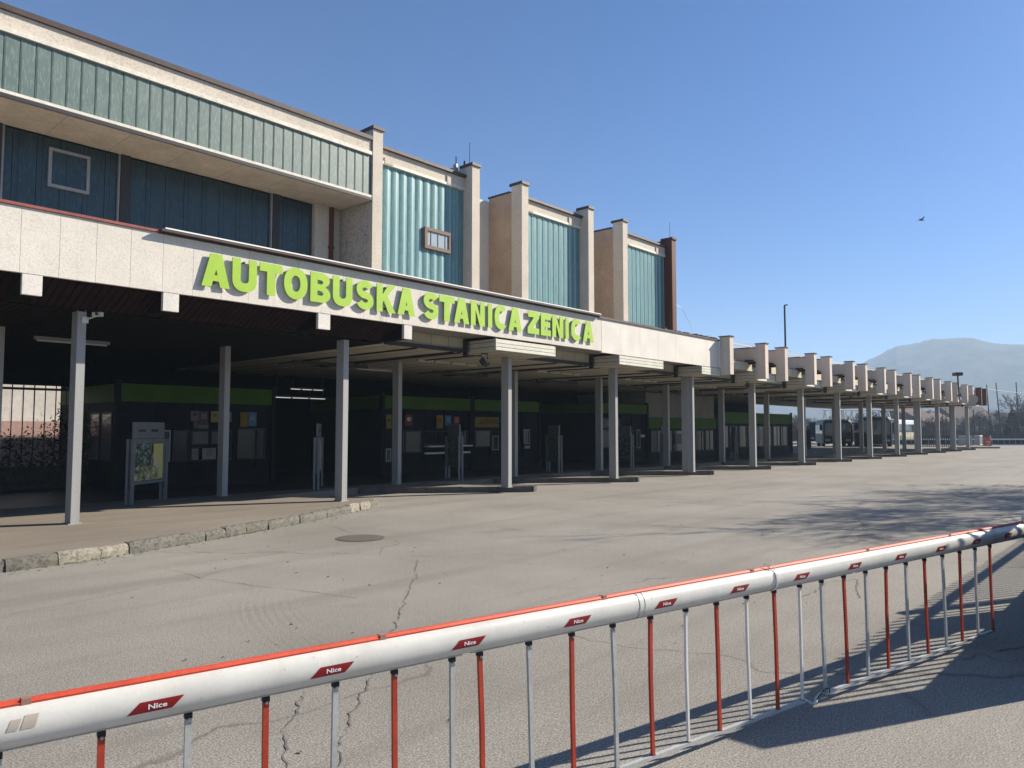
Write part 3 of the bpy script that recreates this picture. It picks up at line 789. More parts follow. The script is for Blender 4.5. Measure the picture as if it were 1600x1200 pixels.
# bright sheet wall seen through the opening on the left
gw = thing('sheet_screen', (5, 29, 0), 'pale translucent sheet screen seen through the opening behind the left posts', 'screen')
b = MB()
x = -3
while x < 12: b.box(x, x + .33, 29, 29.03, 1.9, 4.6); x += .34
b.build('upper_sheet', M['bright_wall'], gw)
b = MB(); b.box(-3, 12, 29.0, 29.06, 0, 1.9); b.build('lower_sheet', M['pink_wall'], gw)
bs = thing('window_grille', (4, 21.85, 0), 'dark vertical bar grille closing the opening at the far left', 'grille')
b = MB()
x = 1.05
while x < 7.2: b.tube((x, 21.85, .1), (x, 21.85, 2.75), .013, k=6); x += .245
b.build('bars', M['dark_metal'], bs)
b = MB(); b.box(1, 7.1, 21.83, 21.87, 2.62, 2.68); b.box(1, 7.1, 21.83, 21.87, .1, .16); b.build('frame', M['dark_metal'], bs)
# ivy hedge in front of the opening
def leaves(mb, n, cen, size, rnd, ls=.06):
    for i in range(n):
        p = Vector([c + rnd.gauss(0, 1) * s_ for c, s_ in zip(cen, size)])
        a = Vector((rnd.uniform(-1, 1), rnd.uniform(-1, 1), rnd.uniform(-1, 1))).normalized(); c = a.orthogonal().normalized(); l = ls * rnd.uniform(.5, 1.4)
        mb.quad(p, p + a * l + c * l * .4, p + a * l * 1.8, p + a * l - c * l * .4)
rn = random.Random(2)
hd = thing('hedge', (4.4, 21.2, 0), 'dark leafy hedge growing in front of the bright opening at left', 'hedge')
b = MB()
for i in range(60):
    x = 1.2 + i * .098; leaves(b, 70, (x, 21.3, .75), (.15, .15, .32), rn, .05)
    leaves(b, 16, (x, 21.3, 1.35 + .1 * math.sin(i * .7)), (.15, .12, .12), rn, .05)
leaves(b, 500, (6.6, 21.3, 1.6), (.28, .12, .25), rn, .05)
b.build('foliage', M['leaf'], hd)
b = MB(); b.box(1.1, 7.0, 21.2, 21.4, PZ, .7)
for i in range(12): b.tube((1.4 + i * .48, 21.3, PZ), (1.5 + i * .48, 21.3, 1.3), .015, .006, k=5)
b.build('stems', M['bark'], hd)

def flat_text(s, x, z, y, h, mat, name, parent, axis='x'):
    me = text_mesh(s, .02, 0.0, 2)
    co = np.empty(len(me.vertices) * 3); me.vertices.foreach_get('co', co); co = co.reshape(-1, 3)
    lo, hi = co.min(0), co.max(0); k = h / (hi[1] - lo[1])
    inv = world_of(parent).inverted()
    out_ = [inv @ Vector((x + (c[0] - lo[0]) * k, y, z + (c[1] - lo[1]) * k)) for c in co]
    me.vertices.foreach_set('co', np.array([tuple(o) for o in out_]).ravel()); me.materials.clear(); me.materials.append(mat); me.update()
    o = bpy.data.objects.new(name, me); COL.objects.link(o); o.parent = parent
    return o
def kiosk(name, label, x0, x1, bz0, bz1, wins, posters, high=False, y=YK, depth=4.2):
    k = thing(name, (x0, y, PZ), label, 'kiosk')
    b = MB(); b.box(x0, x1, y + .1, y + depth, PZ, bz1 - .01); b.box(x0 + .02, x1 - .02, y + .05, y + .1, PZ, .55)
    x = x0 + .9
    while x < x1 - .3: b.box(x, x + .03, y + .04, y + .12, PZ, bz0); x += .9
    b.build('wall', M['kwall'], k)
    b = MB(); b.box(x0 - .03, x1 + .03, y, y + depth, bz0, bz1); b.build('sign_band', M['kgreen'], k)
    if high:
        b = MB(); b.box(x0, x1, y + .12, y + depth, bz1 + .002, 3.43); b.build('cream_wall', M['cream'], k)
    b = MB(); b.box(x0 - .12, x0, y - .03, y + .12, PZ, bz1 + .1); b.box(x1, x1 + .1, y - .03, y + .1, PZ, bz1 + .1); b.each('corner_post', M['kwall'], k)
    for (a, c, z0, z1) in wins:
        f = MB(); w = .035
        f.box(a, c, y + .03, y + .1, z0, z0 + w); f.box(a, c, y + .03, y + .1, z1 - w, z1); f.box(a, a + w, y + .032, y + .1, z0 + w, z1 - w); f.box(c - w, c, y + .032, y + .1, z0 + w, z1 - w)
        wo = f.build('window', M['galv'] if c - a < .36 else M['dark_metal'], k)
        p = MB(); p.box(a + w, c - w, y + .06, y + .095, z0 + w, z1 - w); p.build('pane', M['kglass'], wo)
    for (a, c, z0, z1, col, mk) in posters:
        p = MB(); p.box(a, c, y + .015, y + .028, z0, z1)
        po = p.build('poster', dirty('poster_paper', col, .6, .15, 4, 40, .3, bump=0), k)
        if mk:
            q = MB(); cx, cz, r = (a + c) / 2, (z0 + z1) / 2 + .04, min(c - a, z1 - z0) * .28
            if mk[1] == 'disc': q.quad(*[(cx + r * math.cos(-t * math.pi / 8), y + .012, cz + r * .8 * math.sin(-t * math.pi / 8)) for t in range(16)])
            elif mk[1] == 'cross':
                q.quad((cx - r, y + .012, cz - r), (cx - r * .7, y + .012, cz - r), (cx + r, y + .012, cz + r), (cx + r * .7, y + .012, cz + r)); q.quad((cx + r, y + .011, cz - r), (cx + r * .7, y + .011, cz - r), (cx - r, y + .011, cz + r), (cx - r * .7, y + .011, cz + r))
            else:
                for t in range(4): q.quad((cx - r * 1.1, y + .012, cz - r + t * r * .55), (cx + r * 1.1, y + .012, cz - r + t * r * .55), (cx + r * 1.1, y + .012, cz - r * .8 + t * r * .55), (cx - r * 1.1, y + .012, cz - r * .8 + t * r * .55))
            q.build('print', plain('poster_print', mk[0], .6), po)
    return k
W_ = (.17, .16, .14); Y_ = (.26, .17, .015)
k1 = kiosk('kiosk', 'grey ticket kiosk with green band and notices, behind the leftmost notice board', 7.06, 11.1, 2.30, 2.74,
      [(8.02, 8.3, .8, 1.6), (8.35, 8.79, .79, 1.6), (8.82, 9.31, 1.2, 1.6), (9.34, 9.95, 1.2, 1.6), (8.82, 9.95, .79, 1.16), (10.1, 10.95, .8, 1.65)],
      [(8.80, 9.01, 1.84, 2.1, W_, ((.05, .04, .04), 'disc')), (9.02, 9.27, 1.75, 2.1, (.12, .06, .07), ((.3, .28, .25), 'lines')), (8.88, 8.99, 1.64, 1.83, (.18, .1, .06), None), (9.0, 9.28, 1.64, 1.74, W_, ((.1, .1, .1), 'lines')), (9.34, 9.55, 1.81, 2.1, (.32, .27, .06), ((.2, .1, .02), 'disc')), (9.73, 9.92, 1.82, 2.1, W_, ((.2, .2, .2), 'lines')), (10.17, 10.39, 1.69, 2.09, Y_, ((.2, .12, .03), 'lines')), (10.41, 10.65, 1.71, 2.1, (.10, .2, .28), ((.3, .4, .45), 'lines')),
       (8.86, 9.27, 1.24, 1.56, (.2, .17, .16), None), (9.38, 9.58, 1.24, 1.56, (.16, .15, .15), None), (8.85, 9.03, .83, 1.12, (.26, .23, .2), ((.1, .08, .07), 'lines')), (9.13, 9.5, .83, 1.12, (.36, .32, .26), ((.12, .1, .09), 'lines')), (9.57, 9.73, .85, 1.11, (.3, .28, .25), ((.1, .1, .1), 'cross'))])
for ya in (19.55, 20.35):
    f = MB(); f.box(6.99, 7.03, ya, ya + .7, .85, .9); f.box(6.99, 7.03, ya, ya + .7, 2.0, 2.05); f.box(6.99, 7.03, ya, ya + .7, 1.40, 1.44); f.box(6.991, 7.029, ya, ya + .04, .9, 2.0); f.box(6.991, 7.029, ya + .66, ya + .7, .9, 2.0)
    wo = f.build('side_window', M['dark_metal'], k1)
    f = MB(); f.box(7.0, 7.02, ya + .04, ya + .66, .9, 2.0); f.build('pane', plain('reflection_tinted_pane', (.10, .11, .12), .1, 0, .8), wo)  # lighter base colour paints in the reflection of the opening
k2 = kiosk('kiosk', 'grey kiosk with green band and coloured stickers left of the thin brown post', 15.1, 19.0, 2.30, 2.72,
      [(15.9, 16.75, .84, 1.58), (16.83, 17.35, 1.1, 1.58), (17.4, 18.1, 1.1, 1.58), (18.15, 18.9, 1.1, 1.58), (15.2, 15.42, .58, 1.0)],
      [(15.19, 15.41, 1.65, 2.1, Y_, ((.05, .04, .03), 'disc')), (15.98, 16.3, 1.74, 2.11, (.22, .03, .03), ((.5, .45, .42), 'disc')), (17.38, 17.68, 1.66, 2.12, Y_, ((.3, .03, .02), 'disc')), (17.78, 18.08, 1.74, 2.11, (.06, .16, .30), ((.45, .48, .5), 'cross')), (18.2, 18.46, 1.74, 2.08, (.32, .06, .04), ((.5, .3, .25), 'lines'))])
b = MB(); b.box(16.83, 18.95, YK - .18, YK + .03, 1.02, 1.07); b.box(16.83, 18.95, YK - .06, YK + .03, .78, .84); b.build('counter', M['white_paint'], k2)
k3 = kiosk('kiosk', 'grey kiosk whose yellow plate over the hatch reads U-STATION', 19.2, 22.85, 2.31, 2.72,
      [(19.28, 20.17, .97, 1.6), (20.2, 20.53, .85, 1.39), (21.98, 22.34, 1.05, 1.62), (21.2, 21.7, .9, 1.6)],
      [(19.21, 20.52, 1.70, 2.08, Y_, None), (22.0, 22.32, .88, .99, (.4, .4, .4), None)])
flat_text('„U-STATION', 19.42, 1.80, YK + .006, .2, plain('plate_lettering', (.012, .006, .006), .6), 'lettering', k3)
k4 = kiosk('kiosk', 'grey kiosk with papers behind glass, right of the dark recess', 26.95, 30.9, 2.36, 2.80,
      [(27.1, 27.78, .8, 1.62), (28.2, 28.85, .8, 1.62), (30.1, 30.35, .75, 1.62), (27.1, 28.7, 1.66, 2.14), (29.2, 30.0, .8, 1.6)],
      [(27.16, 27.73, .86, 1.56, (.26, .24, .21), None), (28.27, 28.79, .86, 1.56, (.24, .22, .2), None), (30.39, 30.7, 1.26, 1.38, (.6, .6, .58), None), (27.3, 27.9, 1.7, 2.1, (.16, .16, .16), ((.3, .3, .3), 'lines')), (29.3, 29.6, 1.1, 1.5, (.2, .2, .19), None)])
k5 = kiosk('shop_front', 'long dark shop front with lower green band behind the middle posts', 31.0, 38.0, 1.66, 2.22,
      [(31.3 + i * 1.1, 32.3 + i * 1.1, .5, 1.6) for i in range(6)], [(33.6, 34.2, .9, 1.4, (.2, .2, .22), None)], high=True)
k6 = kiosk('shop_front', 'dark shop front with high green band at the far end of the hall', 38.2, 48.5, 1.98, 2.62,
      [(38.5 + i * 1.2, 39.6 + i * 1.2, .6, 1.85) for i in range(8)], [(40.0, 40.6, 1.0, 1.6, (.12, .14, .2), None), (43.2, 43.8, 1.0, 1.6, (.25, .25, .25), None)])
# recess between the kiosks: darker green band set further back
rc = thing('recessed_wall', (24.9, 22.6, PZ), 'dark recessed wall with a dim green band between two kiosks', 'wall')
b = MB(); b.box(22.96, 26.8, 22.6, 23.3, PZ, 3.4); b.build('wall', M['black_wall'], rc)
b = MB(); b.box(23.2, 26.7, 22.5, 22.59, 2.35, 2.85); b.build('band', M['kgreen'], rc)
b = MB(); b.box(23.2, 25.0, 20.9, 21.2, PZ, .9); b.build('bench_wall', M['cream'], rc)
# glowing strips deep in the hall; the passage pair stands in for daylight slits
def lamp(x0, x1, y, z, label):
    t = thing('glow_strip', ((x0 + x1) / 2, y, z), label, 'lamp')
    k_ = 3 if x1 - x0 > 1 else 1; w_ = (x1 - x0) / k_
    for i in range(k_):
        b = MB(); b.tube((x0 + i * w_ + .03, y, z), (x0 + (i + 1) * w_ - .04, y, z), .011, k=8); b.build('tube', M['glow_on'], t)
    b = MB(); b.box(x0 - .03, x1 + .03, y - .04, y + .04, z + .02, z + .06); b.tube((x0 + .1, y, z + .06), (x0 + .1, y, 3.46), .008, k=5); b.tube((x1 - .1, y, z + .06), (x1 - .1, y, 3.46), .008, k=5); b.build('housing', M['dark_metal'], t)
lamp(12.2, 14.1, 21.0, 2.62, 'glowing strip imitating daylight, lower of two in the dark passage left of the second post')
lamp(12.95, 14.2, 21.3, 2.92, 'glowing strip imitating daylight, upper of two in the dark passage left of the second post')
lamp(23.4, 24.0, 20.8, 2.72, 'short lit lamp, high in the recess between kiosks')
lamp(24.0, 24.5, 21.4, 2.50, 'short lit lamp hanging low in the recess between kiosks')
# unlit ceiling tubes
def tubeoff(x0, y, label):
    t = thing('ceiling_light', (x0, y, 3.4), label, 'ceiling light')
    b = MB(); b.box(x0, x0 + 1.4, y - .05, y + .05, 3.40, 3.465); b.build('body', M['grey_frame'], t)
    b = MB(); b.tube((x0 + .05, y, 3.385), (x0 + 1.35, y, 3.385), .016, k=8); b.build('tube', M['white_paint'], t)
tubeoff(4.55, 16.9, 'unlit ceiling tube lamp under dark timber near the leftmost posts')
tubeoff(13.0, 17.9, 'unlit ceiling lamp under the cream ceiling right of the second post')

# ------------------------------------------------------------------ notice boards
M['board_frame'] = dirty('dull_grey_board_frame', (.17, .18, .19), .5, .15, 3, 40, .4)
def board_parts(bt, x, y, rz, scene=0):
    T = Matrix.Translation((x, y, 0)) @ Matrix.Rotation(rz, 4, 'Z')
    w = 1.16
    for s_ in (-1, 1):
        b = MB()
        for o_ in (-.05, .05): b.box(s_ * w / 2 - .03, s_ * w / 2 + .03, o_ - .025, o_ + .025, PZ, 1.42, T)
        b.build('leg', M['board_frame'], bt)
    b = MB(); b.box(-w / 2 + .03, w / 2 - .03, -.04, .04, .52, .57, T); b.box(-w / 2 + .03, w / 2 - .03, -.04, .04, 1.33, 1.42, T); b.box(-w / 2 + .03, -w / 2 + .08, -.041, .041, .57, 1.33, T); b.box(w / 2 - .08, w / 2 - .03, -.041, .041, .57, 1.33, T)
    b.build('frame', M['board_frame'], bt)
    b = MB(); b.box(-w / 2 + .08, w / 2 - .08, -.02, .02, .57, 1.33, T); ps = b.build('poster', M['poster_green'], bt)
    b = MB(); b.box(w / 2 - .42, w / 2 - .09, -.026, -.021, .60, 1.32, T); b.build('yellow_picture', M['poster_yellow'], ps)
    b = MB(); b.box(-w / 2 + .10, w / 2 - .24, -.032, -.027, .59, .86, T); b.build('strip_picture', M['poster_strip'], ps)
    b = MB(); b.box(-w / 2 + .06, w / 2 - .04, -.02, .02, 1.43, 1.76, T); hdr = b.build('header', M['board_frame'], bt)
    b = MB(); b.box(-w / 2 + .2, -.12, -.024, -.021, 1.57, 1.61, T); b.box(.06, .3, -.024, -.021, 1.56, 1.62, T); b.build('lettering', M['dark_metal'], hdr)
def poster_mat(name, stops, sc):
    n = NT(name); n.base(n.ramp(n.noise(sc, 4, .75), stops)); n.setp(Roughness=.4); return n.m
M['poster_green'] = poster_mat('dark_leafy_poster', [(.4, (.01, .02, .015)), (.52, (.05, .09, .05)), (.62, (.35, .38, .33))], 14)
M['poster_yellow'] = poster_mat('yellow_flower_poster', [(.40, (.50, .52, .40)), (.52, (.62, .50, .05)), (.62, (.45, .5, .3))], 5)
M['poster_strip'] = poster_mat('picture_strip', [(.38, (.05, .06, .04)), (.5, (.35, .32, .12)), (.6, (.55, .58, .5))], 6)
BD = [(6.35, 15.75, R(36), 'freestanding poster board with a yellow flower picture, between the two front left posts'),
      (10.75, 16.3, R(52), 'freestanding poster board half hidden behind the second front post'),
      (15.25, 16.1, R(66), 'narrow looking poster board in front of the sticker covered kiosk'),
      (20.2, 16.3, R(60), 'poster board seen edge on, in front of the yellow plate kiosk'),
      (24.3, 16.2, R(70), 'poster board seen edge on, in front of the dark recess'),
      (27.9, 16.6, R(28), 'dark backed poster board in front of the kiosk with papers'),
      (34.5, 16.5, R(35), 'distant poster board before the long shop front')]
for x, y, rz, lab in BD:
    bt = thing('poster_board', (x, y, PZ), lab, 'notice board', 'poster boards under the canopy')
    board_parts(bt, x, y, rz)

# ------------------------------------------------------------------ small fittings
def flood(x, y, z, label, rz=R(200)):
    t = thing('floodlight', (x, y, z), label, 'floodlight', 'floodlights under the canopy')
    b = MB(); b.box(x - .09, x + .09, y - .02, y + .02, 3.46, 3.496); b.tube((x - .1, y, 3.47), (x - .12, y, z), .009, k=5); b.tube((x + .1, y, 3.47), (x + .12, y, z), .009, k=5); b.build('bracket', M['dark_metal'], t)
    b = MB(); b.cbox((x, y, z), (.24, .14, .17), rz, 0, R(35)); b.build('housing', M['dark_metal'], t)
    T = Matrix.Translation((x, y, z)) @ Matrix.Rotation(rz, 4, 'Z') @ Matrix.Rotation(R(35), 4, 'X')
    b = MB(); b.box(-.1, .1, .071, .075, -.07, .07, T); b.build('lens', M['grey_frame'], t)
flood(13.1, 12.75, 3.27, 'boxy floodlight hanging under the ceiling left of the third front post')
flood(27.6, 12.6, 3.33, 'floodlight under the canopy close to the first pale upstands')
flood(39.6, 12.6, 3.25, 'small distant floodlight under the far part of the canopy')
cm = thing('security_camera', (4.3, 12.86, 3.4), 'white security camera on the top of the front left post', 'camera')
b = MB(); b.cbox((4.30, 12.74, 3.43), (.07, .15, .065), R(35)); b.build('housing', M['white_paint'], cm)
b = MB(); b.cbox((4.258, 12.672, 3.43), (.05, .012, .045), R(35)); b.build('lens', M['black'], cm)
b = MB(); b.tube((4.16, 12.87, 3.34), (4.28, 12.78, 3.40), .012, k=6); b.cbox((4.16, 12.865, 3.34), (.09, .03, .1)); b.build('bracket', M['trim'], cm)
b = MB(); b.tube((33.0, 13.25, 4.66), (33.0, 13.25, 7.22), .045, .04, k=8); b.tube((33.0, 13.25, 7.22), (33.12, 13.16, 7.25), .03, k=6)
tag(b.build('mast', M['black']), 'single tall dark mast rising from the canopy roof', 'mast')
fl = thing('roof_lamp', (58.4, 11.5, 3.8), 'box shaped street lamp on a thin pole above the far upstands', 'lamp')
b = MB(); b.tube((58.4, 11.5, 3.7), (58.2, 11.5, 5.35), .05, k=8); b.box(58.35, 58.47, 11.5, 11.62, 3.9, 4.0); b.build('pole', M['dark_metal'], fl)
b = MB(); b.cbox((58.2, 11.5, 5.42), (.5, .45, .22), R(40)); b.build('head', M['dark_metal'], fl)
ds = thing('satellite_dish', (62.4, 11.5, 3.8), 'small round dish fixed low on the far end upstand', 'dish')
b = MB()
for i in range(5):
    r0, r1 = .36 * i / 5, .36 * (i + 1) / 5
    for j in range(20):
        t0, t1 = 2 * math.pi * j / 20, 2 * math.pi * (j + 1) / 20
        f_ = lambda r, t: (62.4 - .25 * (r / .36) ** 2 * .5 + .2, 11.45 + r * math.cos(t), 3.82 + r * math.sin(t))
        b.quad(f_(r0, t0), f_(r1, t0), f_(r1, t1), f_(r0, t1))
b.build('bowl', M['grey_frame'], ds, smooth=True)
b = MB(); b.tube((62.55, 11.45, 3.8), (62.8, 11.62, 3.75), .02, k=6); b.build('arm', M['dark_metal'], ds)

# ------------------------------------------------------------------ the boom barrier
BY = lambda X: 1.186 - (X - 6.816) * .2085
bdir = Vector((1, -.2085, 0)).normalized(); bnr = Vector((-.2085, -1, 0)).normalized() * 1.0   # towards the camera side
ba = thing('boom_barrier', (8.22, BY(8.22), 0), 'long white boom barrier with red rubber top and hanging red and white bars', 'barrier')
XL, XR = -1.1, 7.72
SA, SB, ZC = .044, .058, .774
def bpt(X, th, g=0.):
    """point on the boom's oval surface; th measured from the camera side, upwards"""
    return Vector((X, BY(X), ZC)) + bnr * ((SA + g) * math.cos(th)) + Vector((0, 0, (SB + g) * math.sin(th)))
b = MB(); K = 28
segs = [XL, 3.04, XR]
for a_, c_ in zip(segs[:-1], segs[1:]):
    nseg = 1
    for (u0, u1, g_) in ((a_ + .002, c_ - .002, 0),):
        r0 = [bpt(u0, 2 * math.pi * j / K) for j in range(K)]; r1 = [bpt(u1, 2 * math.pi * j / K) for j in range(K)]
        for j in range(K): b.quad(r0[j], r0[(j + 1) % K], r1[(j + 1) % K], r1[j])
b.build('beam', M['boom_paint'], ba, smooth=True)
for x_, w_ in ((3.04, .006), (3.075, .004), (4.08, .010), (6.85, .014)):
    r0 = [bpt(x_ - w_ / 2, 2 * math.pi * j / K, .002) for j in range(K)]; r1 = [bpt(x_ + w_ / 2, 2 * math.pi * j / K, .0012) for j in range(K)]
    b = MB()
    for j in range(K): b.quad(r0[j], r0[(j + 1) % K], r1[(j + 1) % K], r1[j])
    b.build('joint_ring', M['bar_white'], ba, smooth=True)
b = MB()
prof = [(-.010, .0), (-.013, .010), (-.007, .019), (.007, .019), (.013, .010), (.010, .0)]
for a_, c_ in zip([XL, .692, 1.772, 2.858, 3.927, 5.092, 6.197], [.668, 1.748, 2.836, 3.903, 5.068, 6.173, XR]):
    for (p0, q0), (p1, q1) in zip(prof[:-1], prof[1:]):
        f_ = lambda X, p, q: Vector((X, BY(X), ZC + SB - .006 + q)) + bnr * p
        b.quad(f_(a_, p0, q0), f_(a_, p1, q1), f_(c_, p1, q1), f_(c_, p0, q0))
b.build('rubber_strip', M['rubber_red'], ba)
b = MB()
for x_ in (.68, 1.76, 2.847, 3.915, 5.08, 6.185):
    p = Vector((x_, BY(x_), ZC + SB + .004)); b.cbox(p, (.024, .027, .022), math.atan2(bdir.y, bdir.x))
b.each('strip_clip', plain('faded_clip', (.30, .16, .12), .6), ba)
b = MB()
for x_ in (4.075, 4.085): 
    r0 = [bpt(x_, 2 * math.pi * j / K, .008 if math.sin(2 * math.pi * j / K) < .8 else .024) for j in range(K)]
    for j in range(K): b.tube(r0[j], r0[(j + 1) % K], .0018, k=4)
b.tube(bpt(4.08, 1.2, .02), bpt(4.06, 1.3, .06), .0018, k=4)
b.build('cable_tie', M['white_paint'], ba)
b = MB(); b.box(-.02, .02, -.012, .012, 0, 0)
b = MB()
for a_, c_ in ((XL, 2.1), (2.14, 4.9), (4.93, XR)):
    p, q = Vector((a_, BY(a_), ZC - SB + .001)), Vector((c_, BY(c_), ZC - SB + .001)); m_ = (p + q) / 2
    b.cbox(m_, ((q - p).length, .018, .010), math.atan2(bdir.y, bdir.x))
b.build('carrier_rail', M['galv'], ba)
BARS = [6.849, 6.595, 6.344, 6.078, 5.817, 5.563, 5.307, 5.059, 4.812, 4.574, 4.355, 4.114, 3.873, 3.628, 3.395, 3.148, 2.905, 2.662, 2.429, 2.185, 2.058, 1.812, 1.585, 1.344, 1.105, .868, .62, .37, .12, -.13, -.38]
COLS = 'wrwrwrwrwrwwrwrwrwrwrwrwrwrwrwrw'
COLS = {7.10: 'w', 6.849: 'r', 6.595: 'w', 6.344: 'r', 6.078: 'w', 5.817: 'r', 5.563: 'w', 5.307: 'r', 5.059: 'w', 4.812: 'r', 4.574: 'w', 4.355: 'w', 4.114: 'r', 3.873: 'w', 3.628: 'r', 3.395: 'w', 3.148: 'r', 2.905: 'w', 2.662: 'r', 2.429: 'w', 2.185: 'r', 2.058: 'w', 1.812: 'r', 1.585: 'w', 1.344: 'r', 1.105: 'w', .868: 'r', .62: 'w', .37: 'r', .12: 'w', -.13: 'r', -.38: 'w'}
brd = random.Random(4)
for x_ in BARS:
    lean = brd.uniform(-.012, .014) + .008
    thin = 3.2 < x_ < 4.5 and COLS[x_] == 'w'
    mt = M['bar_red'] if COLS[x_] == 'r' else (M['bar_white'] if not thin else M['white_paint'])
    p0 = Vector((x_, BY(x_), ZC - SB - .012)); p1 = Vector((x_ + lean, BY(x_ + lean), .055)); mid = p0.lerp(p1, .45) + bdir * brd.uniform(-.006, .006)
    b = MB(); w_ = .0065 if thin else .0095
    for u, v in ((p0, mid), (mid, p1)):
        n0 = len(b.v)
        for p in (u, v):
            for sx_, sy_ in ((-1, -1), (1, -1), (1, 1), (-1, 1)): b.v.append(tuple(p + bdir * w_ * sx_ + bnr * .007 * sy_))
        for j in range(4): b.f.append((n0 + j, n0 + (j + 1) % 4, n0 + 4 + (j + 1) % 4, n0 + 4 + j)); b.m.append(0)
    br = b.build('hanging_bar', mt, ba)
    b = MB(); b.cbox(p0 + Vector((0, 0, -.002)), (.022, .022, .016), math.atan2(bdir.y, bdir.x)); b.build('hinge', M['black'], br); b = MB(); b.cbox(p1 + Vector((0, 0, -.004)), (.021, .02, .018), math.atan2(bdir.y, bdir.x))
    b.build('end_cap', M['black'], br)
    b = MB(); b.tube(p0 + bnr * .010 + Vector((0, 0, -.012)), p0 + bnr * .014 + Vector((0, 0, -.012)), .005, k=8); b.build('bolt', M['galv'], br)
for a_, c_ in ((-1.0, 4.375), (4.58, 6.87)):
    b = MB(); p, q = Vector((a_, BY(a_), .05)), Vector((c_, BY(c_), .05)); b.cbox((p + q) / 2, ((q - p).length, .022, .016), math.atan2(bdir.y, bdir.x))
    b.build('bottom_rail', M['bar_white'], ba)
b = MB(); P = [Vector((4.375, BY(4.375), .06)) + bdir * t + bnr * .02 * math.sin(t * 30) + Vector((0, 0, -.045 * math.sin(min(1, t / .2) * math.pi))) for t in np.linspace(0, .2, 9)]
b.path(P, .006, 6); b.path([p + bnr * .012 + Vector((0, 0, .008)) for p in P[2:7]], .006, 6)
b.build('white_tie', M['white_paint'], ba)
b = MB(); P = [Vector((4.5, BY(4.5), .03)) + bdir * .12 * (1 - math.cos(t)) * .5 + Vector((0, 0, .06 * math.sin(t))) + bnr * .03 * math.sin(t) for t in np.linspace(0, math.pi, 9)]
b.path(P, .0035, 5); b.build('black_tie', M['black'], ba)
# stickers wrap the boom's oval
for i in range(12):
    c = 1.005 + .552 * i + .0
    b = MB(); NX, NZ = 10, 6
    th0, th1 = -.42, .16
    gp = lambda u, v: bpt(c - .078 + u * .122 + v * .034 + 0.0, th0 + (th1 - th0) * v, .0012)
    for a_ in range(NX):
        for d_ in range(NZ):
            b.quad(gp(a_ / NX, d_ / NZ), gp((a_ + 1) / NX, d_ / NZ), gp((a_ + 1) / NX, (d_ + 1) / NZ), gp(a_ / NX, (d_ + 1) / NZ))
    st = b.build('sticker', M['sticker'], ba)
    if i == 0: nice = text_mesh('Nice', .022, 0, 3); nc = np.empty(len(nice.vertices) * 3); nice.vertices.foreach_get('co', nc); nc = nc.reshape(-1, 3); nlo, nhi = nc.min(0), nc.max(0)
    me = nice.copy(); inv = world_of(ba).inverted(); vv = []
    for q in nc:
        u = (q[0] - nlo[0]) / (nhi[0] - nlo[0]); v = (q[1] - nlo[1]) / (nhi[1] - nlo[1])
        vv.append(tuple(inv @ bpt(c - .022 + u * .052, th0 + (th1 - th0) * (.28 + .46 * v), .0022)))
    me.vertices.foreach_set('co', np.array(vv).ravel()); me.materials.clear(); me.materials.append(M['sticker_text']); me.update()
    o = bpy.data.objects.new('lettering', me); COL.objects.link(o); o.parent = st
b = MB()
for u0, u1, t0, t1 in ((.635, .66, .0, .5), (.667, .70, .0, .62)):
    for j in range(4):
        a0, a1 = t0 + (t1 - t0) * j / 4, t0 + (t1 - t0) * (j + 1) / 4
        b.quad(bpt(u0 + .01 * j / 4, a0, .001), bpt(u1 + .01 * j / 4, a0, .001), bpt(u1 + .01 * (j + 1) / 4, a1, .001), bpt(u0 + .01 * (j + 1) / 4, a1, .001))
b.build('peeled_patches', plain('bare_adhesive', (.38, .33, .27), .8), ba)
b = MB()
sc_ = random.Random(31)
for i in range(26):
    u, t_, l_ = sc_.uniform(.3, 6.5), sc_.uniform(-.5, .9), sc_.uniform(.004, .022); w_ = sc_.uniform(.0006, .002); k_ = sc_.uniform(-.3, .3)
    b.quad(bpt(u, t_, .0008), bpt(u + w_, t_, .0008), bpt(u + w_ + k_ * l_, t_ + l_ * 9, .0008), bpt(u + k_ * l_, t_ + l_ * 9, .0008))
b.build('scuffs', plain('scuff_marks', (.30, .28, .25), .8), ba, kind='stuff')
hx = 8.22; hp = Vector((hx, BY(hx), 0)); ha = math.atan2(bdir.y, bdir.x)
b = MB(); b.cbox(hp + bdir * .12 + Vector((0, 0, .50)), (.34, .30, 1.0), ha); b.build('cabinet', M['grey_frame'], ba)
b = MB(); b.cbox(hp + bdir * -.33 + Vector((0, 0, ZC + .0)), (.5, .14, .19), ha); b.build('boom_holder', M['white_paint'], ba)

